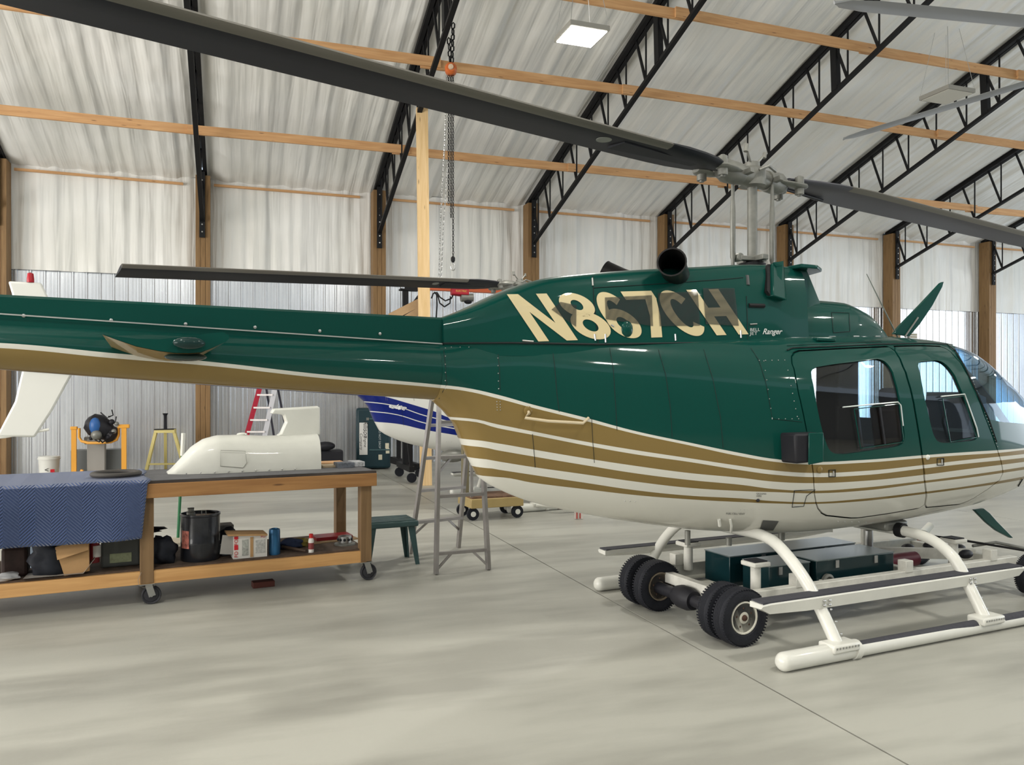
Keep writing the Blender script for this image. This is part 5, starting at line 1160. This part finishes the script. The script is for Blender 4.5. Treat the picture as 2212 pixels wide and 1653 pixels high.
for px, py1, lk in ((969, 440, .05), (974, 470, .05), (978.5, 555, .05)): chain([PX(px, 162, Zc), PX(px+.3, py1, Zc)], lk, .0055, 'load_chain', ch)
chain([PX(965, 162, Zc), PX(961, 300, Zc), PX(952, 470, Zc), PX(948, 610, Zc)], .045, .0045, 'hand_chain', ch, M_STEEL); chain([PX(968, 350, Zc), PX(958, 480, Zc), PX(953, 600, Zc)], .045, .0045, 'hand_chain', ch, M_STEEL)
hk = PX(978.5, 560, Zc); obj('hook_block', MB().lathe([(.015, -.05), (.03, -.02), (.03, .02), (.015, .04)], hk), M_BLACK, ch)
q_ = PX(978.5, 574, Zc); rtv = Vector((RT[0], RT[1], 0)); obj('hook', MB().tube([q_+Vector((0, 0, .05))]+[q_+rtv*(.028*math.sin(t))+Vector((0, 0, .045*math.cos(t)-.02)) for t in [i*.5 for i in range(11)]], .010, 8), M_STEEL, ch)
# gantry crane
Zg = 13.6; gc = thing('gantry_crane', 'orange steel gantry beam on a black wheeled frame behind the pine column', 'crane')
gl, gr_ = PX(868, 616, Zg), PX(868, 616, Zg)+Vector((4.6, .1, 0))
mb = MB(); mb.bar(gl+Vector((.1, 0, .06)), gr_+Vector((0, 0, .06)), .10, .015); mb.bar(gl+Vector((.1, 0, -.06)), gr_+Vector((0, 0, -.06)), .10, .015); mb.bar(gl+Vector((.1, 0, 0)), gr_, .012, .12); obj('beam', mb, pbr('beam_orange', (.52, .12, .045), .45), gc, 0)
for e_, d in ((gl, 1), (gr_, -1)):
    leg = MB(); leg.bar(Vector((e_.x+.06*d, e_.y, e_.z-.09)), Vector((e_.x+.06*d, e_.y, .25)), .09, .09); leg.bar((e_.x+.06*d, e_.y, e_.z-.5), (e_.x+.35*d, e_.y, e_.z-.10), .045, .045); leg.bar((e_.x+.06*d, e_.y-.55, .22), (e_.x+.06*d, e_.y+.55, .22), .09, .09); leg.bar((e_.x+.06*d, e_.y, 1.1), (e_.x+.06*d, e_.y-.5, .25), .05, .05); leg.box((e_.x+.12*d, e_.y, e_.z-.08), (.32, .14, .03)); leg.box((e_.x+.15*d, e_.y-.05, e_.z), (.22, .03, .14))
    L_ = obj('end_frame', leg, M_BLACK, gc, 0)
    for dy in (-.52, .52): obj('caster', MB().lathe([(.02, -.025), (.08, -.022), (.08, .022), (.02, .025)], (e_.x+.06*d, e_.y+dy, .08), 'y', 18), M_RUB, L_)
# black engine dolly below the second helicopter
dl = thing('steel_dolly', 'black steel frame dolly with a caster wheel behind the stepladder', 'dolly')
a, b = PX(848, 990, 15.0), PX(905, 1003, 14.0); b.z = .17; a.z = .22
obj('dolly_beam', MB().bar(a, b, .10, .12), M_BLACK, dl, 0)
for px, Z_ in ((861, 14.9), (887, 14.4)): p = PX(px, 980, Z_); obj('upright', MB().bar((p.x, p.y, .15), (p.x, p.y, .75), .07, .07), M_BLACK, dl, 0)
obj('caster', MB().lathe([(.02, -.03), (.07, -.03), (.075, 0), (.07, .03), (.02, .03)], (b.x, b.y-.02, .075), 'y', 18), M_DARK, dl)
obj('caster_plate', MB().box((b.x+.02, b.y-.06, .10), (.05, .01, .09)), M_STEEL, dl, 0)
# electric hoist
eh = thing('electric_hoist', 'small red electric hoist hanging on the orange gantry beam', 'hoist'); e0 = PX(990, 632, Zg-.1)
obj('hoist_drum', MB().cyl(e0+Vector((-.12, 0, .02)), e0+Vector((.16, 0, .0)), .075, n=18), pbr('hoist_red', (.42, .02, .035), .35), eh)
obj('hoist_housing', MB().box(e0+Vector((.02, -.05, .01)), (.3, .08, .11)), pbr('hoist_red', (.42, .02, .035)), eh, bevel=.015); obj('motor', MB().cyl(e0+Vector((.04, -.02, -.09)), e0+Vector((.25, -.02, -.08)), .07, n=18), M_GREY, eh); obj('gear_case', MB().ball(e0+Vector((.16, -.04, -.16)), .06, 6, (1.2, 1, .6)), M_DARK, eh)
obj('hoist_trolley', MB().box(e0+Vector((.03, 0, .11)), (.22, .14, .09)), M_DARK, eh, bevel=.01)
obj('hoist_hook', MB().tube([e0+Vector((-.05, -.02, -.05)), e0+Vector((-.05, -.02, -.30)), e0+Vector((-.03, -.02, -.34)), e0+Vector((-.07, -.02, -.36))], .006, 6), M_BLACK, eh)
text_on('hoist_lettering', 'ELECTRIC', .045, pbr('yellow_print', (.7, .5, .1), .5), eh, e0+Vector((.03, -.092, -.0)), (1, 0, 0), (0, 0, 1))
cbm = MB(); 
for pts in ([(983, 628), (975, 645), (962, 650), (950, 642), (944, 632), (936, 634), (932, 645)], [(973, 640), (972, 655), (960, 663), (950, 655), (946, 640), (938, 631)], [(943, 634), (944, 660), (942, 690)]):
    P = [PX(px, py, Zg-.15) for px, py in pts]; s_ = []
    for i in range(len(P)-1):
        for k in range(4): s_.append(P[i].lerp(P[i+1], k/4))
    cbm.tube(s_+[P[-1]], .012, 6)
obj('hoist_cable', cbm, M_BLACK, eh)
# dark engine case
ec = thing('engine_case', 'dark blue-green engine shipping case standing on end by the back wall', 'case', GZ(806, 1012), R(-8)); ec_w, ec_h = .66, 1.17
M_CASE = pbr('case_teal', (.012, .035, .045), .45, bump=.2, bscale=9)
cs = obj('case_shell', MB().box((0, 0, ec_h/2+.02), (ec_w, .55, ec_h)), M_CASE, ec, bevel=.05)
for z in (.38, .98): obj('case_rib', MB().box((.12, -.282, z), (.40, .02, .03)), pbr('case_rib', (.05, .10, .11), .5), ec, bevel=.008)
obj('corner_bracket', MB().box((-.11, -.285, .98), (.05, .02, .05)), M_GREY, ec, 0)
lb = obj('case_label', MB().box((-.19, -.282, .60), (.155, .006, .62)), pbr('label_white', (.66, .65, .62), .5), ec, 0, bevel=.004)
M_INK = pbr('black_ink', (.02, .02, .02), .6)
text_on('label_lettering', 'Allison', .14, M_INK, lb, (-.19, -.2865, .79), (0, 0, -1), (1, 0, 0), shear=.35, align='CENTER', stretch=.85)
text_on('label_lettering', 'Engine\nCompany', .075, M_INK, lb, (-.18, -.2865, .55), (0, 0, -1), (1, 0, 0), shear=.3, align='CENTER', stretch=1.1)
text_on('stencil_lettering', 'DO NOT DROP', .055, pbr('stencil_pale', (.45, .50, .50), .6), ec, (.10, -.28, .60), (0, 0, -1), (1, 0, 0))
for x, z in ((.13, .24), (.27, .36), (.26, .46)): obj('paper_tag', MB().box((x, -.281, z), (.07, .003, .10), .0), pbr('tag_cream', (.58, .55, .42), .7), ec, 0)
# dark boxes behind the fairing
bg = PX(712, 975, 14.6); o = obj('black_crate', MB().box((bg.x, bg.y, .22), (.45, .4, .44)), M_DARK, None, 0, bevel=.03); tag(o, 'low black plastic crate behind the right end of the bench', 'crate')
o = obj('black_pump', MB().ball((bg.x-.10, bg.y-.2, .52), .12, 8, (1.5, 1, .7)), M_DARK, None); tag(o, 'rounded black machine part on top of the black crate', 'machine part')
# white bucket
bk = thing('plastic_bucket', 'white plastic bucket with a red letter F near the back wall', 'bucket'); c = PX(106, 1000, 13.0)
obj('bucket_body', MB().lathe([(.13, .0), (.155, .42), (.16, .43), (.16, .445), (.15, .45)], (c.x, c.y, 0)), pbr('bucket_white', (.70, .70, .66), .4), bk)
obj('bucket_rim', MB().lathe([(.165, .40), (.168, .42), (.155, .425)], (c.x, c.y, 0)), pbr('bucket_white', (.7, .7, .66)), bk)
vw = Vector((-c.x, -c.y, 0)).normalized(); sdv = Vector((-vw.y, vw.x, 0)); f_ = Vector((c.x, c.y, 0))+vw*.152
text_on('bucket_letter', 'F', .11, M_RED, bk, f_+sdv*.045+Vector((0, 0, .16)), sdv, (0, 0, 1), offset=.01)
text_on('bucket_mark', '<', .11, M_INK, bk, f_-sdv*.035+Vector((0, 0, .2)), sdv, (0, 0, 1))
# orange engine stand with engine
M_OR = pbr('stand_orange', (.72, .34, .05), .4); Ze = 12.6
es = thing('engine_stand', 'orange steel engine stand behind the blue blanket', 'engine stand'); e_ = lambda px, py, dz=0: PX(px, py, Ze+dz)
def gnd(p): return Vector((p.x, p.y, .0))
for px in (160, 268):
    for dz in (0, .5):
        a = e_(px, 925 if dz == 0 else 930, dz); obj('upright', MB().bar(gnd(a)+Vector((0, 0, .04)), a, .07, .06), M_OR, es, 0)
obj('cradle_tube', MB().tube([e_(171, 925), e_(171, 945), e_(176, 953), e_(190, 957), e_(215, 957), e_(240, 955), e_(252, 950), e_(256, 940), e_(256, 922)], .022, 10), M_OR, es)
for px in (160, 268): a = e_(px, 975); obj('side_brace', MB().bar(gnd(a), e_(px+(18 if px < 200 else -16), 1015), .03, .04), M_OR, es, 0)
obj('base_bar', MB().bar(gnd(e_(150, 1000))+Vector((0, 0, .06)), gnd(e_(278, 1000))+Vector((0, 0, .06)), .08, .07), M_OR, es, 0); obj('clamp_block', MB().box(e_(268, 921), (.16, .08, .06)), M_OR, es, bevel=.01); obj('clamp_block', MB().box(e_(160, 925), (.10, .08, .05)), M_OR, es, bevel=.01)
en = thing('turbine_engine', 'blue and black turbine engine mounted on the orange stand', 'engine'); ec_ = e_(218, 925, -.05)
obj('engine_core', MB().lathe([(.05, -.24), (.14, -.2), (.19, -.08), (.17, .06), (.13, .14), (.15, .2), (.08, .26)], ec_, 'x', 20, Matrix.Rotation(R(35), 4, 'Y')), M_DARK, en)
obj('compressor_case', MB().ball(ec_+Vector((-.06, -.14, .04)), .11, 8, (.8, .6, 1.2)), pbr('engine_blue', (.025, .10, .30), .35), en); obj('accessory_case', MB().ball(ec_+Vector((-.04, -.16, -.1)), .08, 8), M_GREY, en)
rr = random.Random(5); mb = MB()
for k in range(9):
    p = ec_+Vector((rr.uniform(-.05, .22), rr.uniform(-.22, .0), rr.uniform(-.18, .2))); q = p+Vector((rr.uniform(-.12, .12), 0, rr.uniform(-.12, .12))); w = p.lerp(q, .5)+Vector((rr.uniform(-.06, .06), -.05, rr.uniform(-.06, .06))); mb.tube([p, w, q], .010, 6)
obj('engine_pipes', mb, M_BLACK, en)
for k, (dx, dz, r) in enumerate(((.17, .10, .045), (.24, .07, .035), (.12, -.14, .04), (.2, -.05, .04), (-.12, -.15, .035))): obj('accessory', MB().ball(ec_+Vector((dx, -.12, dz)), r, 6), M_GREY if k % 2 else M_DARK, en)
obj('output_shaft', MB().cyl(ec_+Vector((.2, 0, 0)), e_(264, 922), .022), M_STEEL, en)
bn_ = thing('parts_bin', 'low grey metal bin under the orange engine stand', 'bin'); p0_ = e_(214, 1000, .45)
obj('bin_wall', MB().box((p0_.x, p0_.y, .30), (.78, .3, .52)), pbr('bin_grey', (.13, .14, .14), .5), bn_, bevel=.01); obj('bin_post', MB().box((p0_.x+.0, p0_.y-.24, .38), (.26, .14, .74)), pbr('concrete_grey', (.30, .29, .27), .7), bn_, bevel=.01); obj('bin_cap', MB().box((p0_.x, p0_.y-.2, .72), (.36, .16, .12)), M_GREY, bn_, bevel=.02)
# yellow jack stand
Zy = 14.4; ys = thing('jack_stand', 'pale yellow tripod jack stand by the back wall', 'jack stand'); y_ = lambda px, py, dz=0: PX(px, py, Zy+dz); M_YE = pbr('stand_yellow', (.66, .56, .22), .5)
for (a, b) in (((337, 932), (314, 1014)), ((376, 932), (402, 1014)), ((357, 934), (358, 1009))): p, q = y_(*a), y_(*b, 0 if a[0] != 357 else .35); q.z = 0; obj('leg', MB().bar(p, q, .05, .05), M_YE, ys, 0)
obj('top_bar', MB().bar(y_(335, 931), y_(379, 931), .08, .07), M_YE, ys, 0); obj('lower_tie', MB().bar(y_(320, 1003), y_(397, 1002), .03, .03), M_YE, ys, 0)
obj('top_plate', MB().bar(y_(335, 928), y_(378, 927), .10, .02), M_BLACK, ys, 0); obj('screw_jack', MB().tube([y_(357, 928), y_(357, 912), y_(357, 898), y_(357, 893)], [.03, .028, .028, .05], 10), M_DARK, ys)
# broom
bm_ = thing('push_broom', 'push broom with green handle and white grip leaning beyond the bench', 'broom'); bz = 9.6; f0 = G(384, 1178); t0 = PX(396, 936, f0.length*0+ (f0.x*VW[0]+f0.y*VW[1])-.05)
obj('broom_handle', MB().tube([f0+Vector((0, 0, .03)), f0.lerp(t0, .8)], .014, 8), pbr('handle_green', (.02, .12, .05), .4), bm_); obj('hand_grip', MB().tube([f0.lerp(t0, .8), t0], .019, 8), M_WHITE, bm_); obj('broom_head', MB().box(f0+Vector((-.02, 0, .05)), (.36, .06, .05)), pbr('head_tan', (.45, .40, .32), .7), bm_); obj('bristles', MB().box(f0+Vector((-.02, 0, .014)), (.35, .05, .028)), pbr('bristle', (.30, .27, .22), .9), bm_)['kind'] = 'stuff'
# red and white step ladder
rl = thing('fiberglass_ladder', 'red fibreglass stepladder by the back wall behind the white fairing', 'ladder'); Zr = 14.6; r_ = lambda px, py, dz=0: PX(px, py, Zr+dz)
def dn(p, q): d = (q-p); return p+d*(p.z/(p.z-q.z))*.995
tops = [(r_(561, 838), r_(533, 940)), (r_(594, 838), r_(572, 940))]; tb = [(r_(575, 838, .1), r_(585, 900, .3)), (r_(600, 838, .1), r_(612, 900, .3))]
for i, (a, b) in enumerate(tops): a2 = a+(a-b)*.35; obj('front_rail', MB().bar(dn(a, b), a2, .035, .085, (1, 0, 0)), pbr('ladder_red', (.42, .025, .05), .45) if i == 0 else pbr('ladder_white', (.62, .62, .66), .45), rl, 0)
for a, b in tb: obj('rear_rail', MB().bar(dn(a, b), a+(a-b)*.5, .03, .04, (1, 0, 0)), pbr('rail_dark', (.06, .06, .08), .5), rl, 0)
for t in (.15, .42, .68, .93, 1.2, 1.5): obj('step', MB().bar(tops[0][0].lerp(tops[0][1], t), tops[1][0].lerp(tops[1][1], t), .09, .03), M_ALU, rl, 0)
# flat cart
ctf = Fr(-.26, 9.55, 68); ct = thing('platform_cart', 'tan metal platform cart with four casters seen past the stepladder', 'cart', ctf.loc, ctf.rz)
obj('deck', MB().box((0, 0, .20), (.66, .50, .11)), M_GOLDBOX, ct, bevel=.008); obj('deck_boards', MB().box((0, 0, .265), (.62, .46, .02)), pbr('rough_deck', (.14, .08, .05), .8, noise=.4, nscale=20), ct, 0)
obj('end_post', MB().box((-.26, .18, .62), (.075, .075, .70)), pbr('post_olive', (.16, .14, .08), .6), ct, 0); obj('end_post', MB().box((-.30, -.18, .62), (.03, .03, .70)), M_ALU, ct, 0)
obj('shelf_top', MB().box((.0, .12, .97), (.66, .30, .04)), M_GREY, ct, 0)
for sx in (-.29, .27):
    for sy in (-.19, .19): w_ = obj('caster', MB().lathe([(.03, -.022), (.072, -.02), (.075, 0), (.072, .02), (.03, .022)], (sx, sy, .075), 'y', 18), M_RUB, ct); obj('caster_hub', MB().lathe([(.001, -.028), (.032, -.026), (.032, .026), (.001, .028)], (sx, sy, .075), 'y', 14), M_WHITE, w_)
lump_ = obj('gearbox', MB().ball(PX(978, 985, 10.2), .11, 8, (1.6, 1, .75)), M_GREY, None); tag(lump_, 'grey cast gearbox resting on the cart beneath the blue helicopter', 'machine part')
# tow bar on the floor
tw = thing('tow_bar', 'white tow bar lying on the floor with a red striped end', 'tow bar'); a, b = G(1110, 1103), G(1225, 1108)
obj('bar_tube', MB().tube([a+Vector((0, 0, .08)), b+Vector((-.12, 0, .08))], .022, 10), M_WHITE, tw); obj('coupler', MB().tube([b+Vector((-.12, 0, .08)), b+Vector((.1, 0, .05))], .03, 8), pbr('brown_coupler', (.10, .04, .03), .6), tw)
p = G(1250, 1122); tg = obj('striped_paddle', MB().box(p+Vector((0, 0, .06)), (.10, .03, .11), -.3), pbr('tag_white', (.55, .50, .46), .6), tw, 0)
for k in (-.03, .01): obj('red_stripe', MB().box(p+Vector((k, -.018, .06)), (.014, .006, .10), -.3), pbr('stripe_red', (.35, .04, .03), .6), tw, 0)
# wall louver
lv = thing('wall_louver', 'small white louvred vent on the metal wall above the cabin roof', 'vent'); c = PX(2037, 728, 20.4)
obj('louver_frame', MB().box((c.x, D+.05, c.z), (.24, .06, .34)), M_WHITE, lv, 0)
for k in range(5): obj('louver_slat', MB().box((c.x, D+.015, c.z-.12+.06*k), (.20, .03, .025), M=Matrix.Rotation(R(25), 4, 'X')), pbr('slat_tan', (.40, .36, .24), .5), lv, 0)
# ceiling fan
FZ = 4.92; hx, hy = w2(6.43, 7.64); fan = thing('ceiling_fan', 'very large grey ceiling fan with long blades at the upper right', 'ceiling fan', (hx, hy, FZ))
M_FAN = pbr('fan_grey', (.30, .31, .32), .4, .3)
obj('fan_hub', MB().lathe([(.1, -.15), (.28, -.12), (.28, .05), (.12, .12), (.05, .2), (.05, roofz(hy)-FZ)]), M_FAN, fan)
a0 = math.atan2(VW[0], VW[1])
t1 = PX(1812, 8, 8.4*.8315); t2 = PX(1810, 307, 13.0*.8315)
angs = [math.atan2(t1.y-hy, t1.x-hx), math.atan2(t2.y-hy, t2.x-hx)]; gap = (angs[0]-angs[1]) % (2*math.pi); rest = (2*math.pi-gap)/4
angs += [angs[0]+rest*k for k in (1, 2, 3)]
for a in angs:
    d = Vector((math.cos(a), math.sin(a), 0)); n = Vector((-d.y, d.x, 0)); rg = []
    for r in (.25, 3.3, 3.55, 3.66):
        w = .27 if r < 3.4 else (.20 if r < 3.6 else .03); rg.append([d*r+n*(u*w)+Vector((0, 0, v-u*.03)) for u, v in ((-.5, 0), (-.2, .02), (.3, .018), (.5, .0), (.2, -.012), (-.3, -.014))])
    obj('fan_blade', MB().loft(rg), M_FAN, fan)
# high bay lamps
M_EMW = pbr('lamp_diffuser_lit', (1, 1, 1), .5, emit=(1, .97, .86), estr=14); M_EMD = pbr('lamp_diffuser_dim', (.6, .58, .52), .5)
def lamp(x, y, z, lab, lit=True, power=420):
    t = thing('high_bay_lamp', lab, 'lamp', (x, y, z), 0, 'square high bay lamps')
    obj('housing', MB().box((0, 0, .0), (.52, .52, .06)), pbr('housing_grey', (.30, .29, .26), .5), t, 0); obj('diffuser', MB().box((0, 0, -.034), (.47, .47, .008)), M_EMW if lit else M_EMD, t, 0)
    for sx in (-.25, .25):
        for sy in (-.25, .25): obj('hanging_wire', MB().tube([(sx, sy, .03), (sx*.45, sy*.45, .95)], .004, 4), M_STEEL, t, 0)
    if power:
        l = bpy.data.lights.new('lamp_light', 'AREA'); l.shape = 'SQUARE'; l.size = .46; l.energy = power; l.color = (1, .965, .89); o = bpy.data.objects.new('lamp_light', l); C.objects.link(o); o.parent = t; o.location = (0, 0, -.042)
lamp(4.05, 8.97, 5.92, 'lit square lamp hanging above the rotor blade near the top centre', True, 120)
lamp(10.0, 9.0, 5.92, 'unlit looking square lamp hanging at the upper right behind the fan blade', False, 0)
for (x, y) in ((-2, 1.5), (4, 1.5), (10, 1.5), (16, 1.5), (-5, 7), (16, 9), (22, 9), (-2, -4.5), (4, -4.5), (10, -4.5)):
    lamp(x, y, 6.3, 'lit square high bay lamp outside the photo, one of the rows along the hangar', True, 120)
# lettering on the second helicopter
tt = text_on('script_lettering', 'coast wings', .042, pbr('white_print', (.75, .75, .75), .4), None, (0, 0, 0), (1, 0, 0), (0, 0, 1), shear=.25, align='LEFT', offset=.012)
h = H2.hit(841, 879, in_any, 6.5, 13); h3 = H2.hit(878, 882, in_any, 6.5, 13)
if h and h3:
    tt.parent = h2; dd = (h3-h); tt.location = h+Vector((0, -.012, 0)); tt.rotation_euler = (0, .17, math.atan2(dd.y, dd.x))
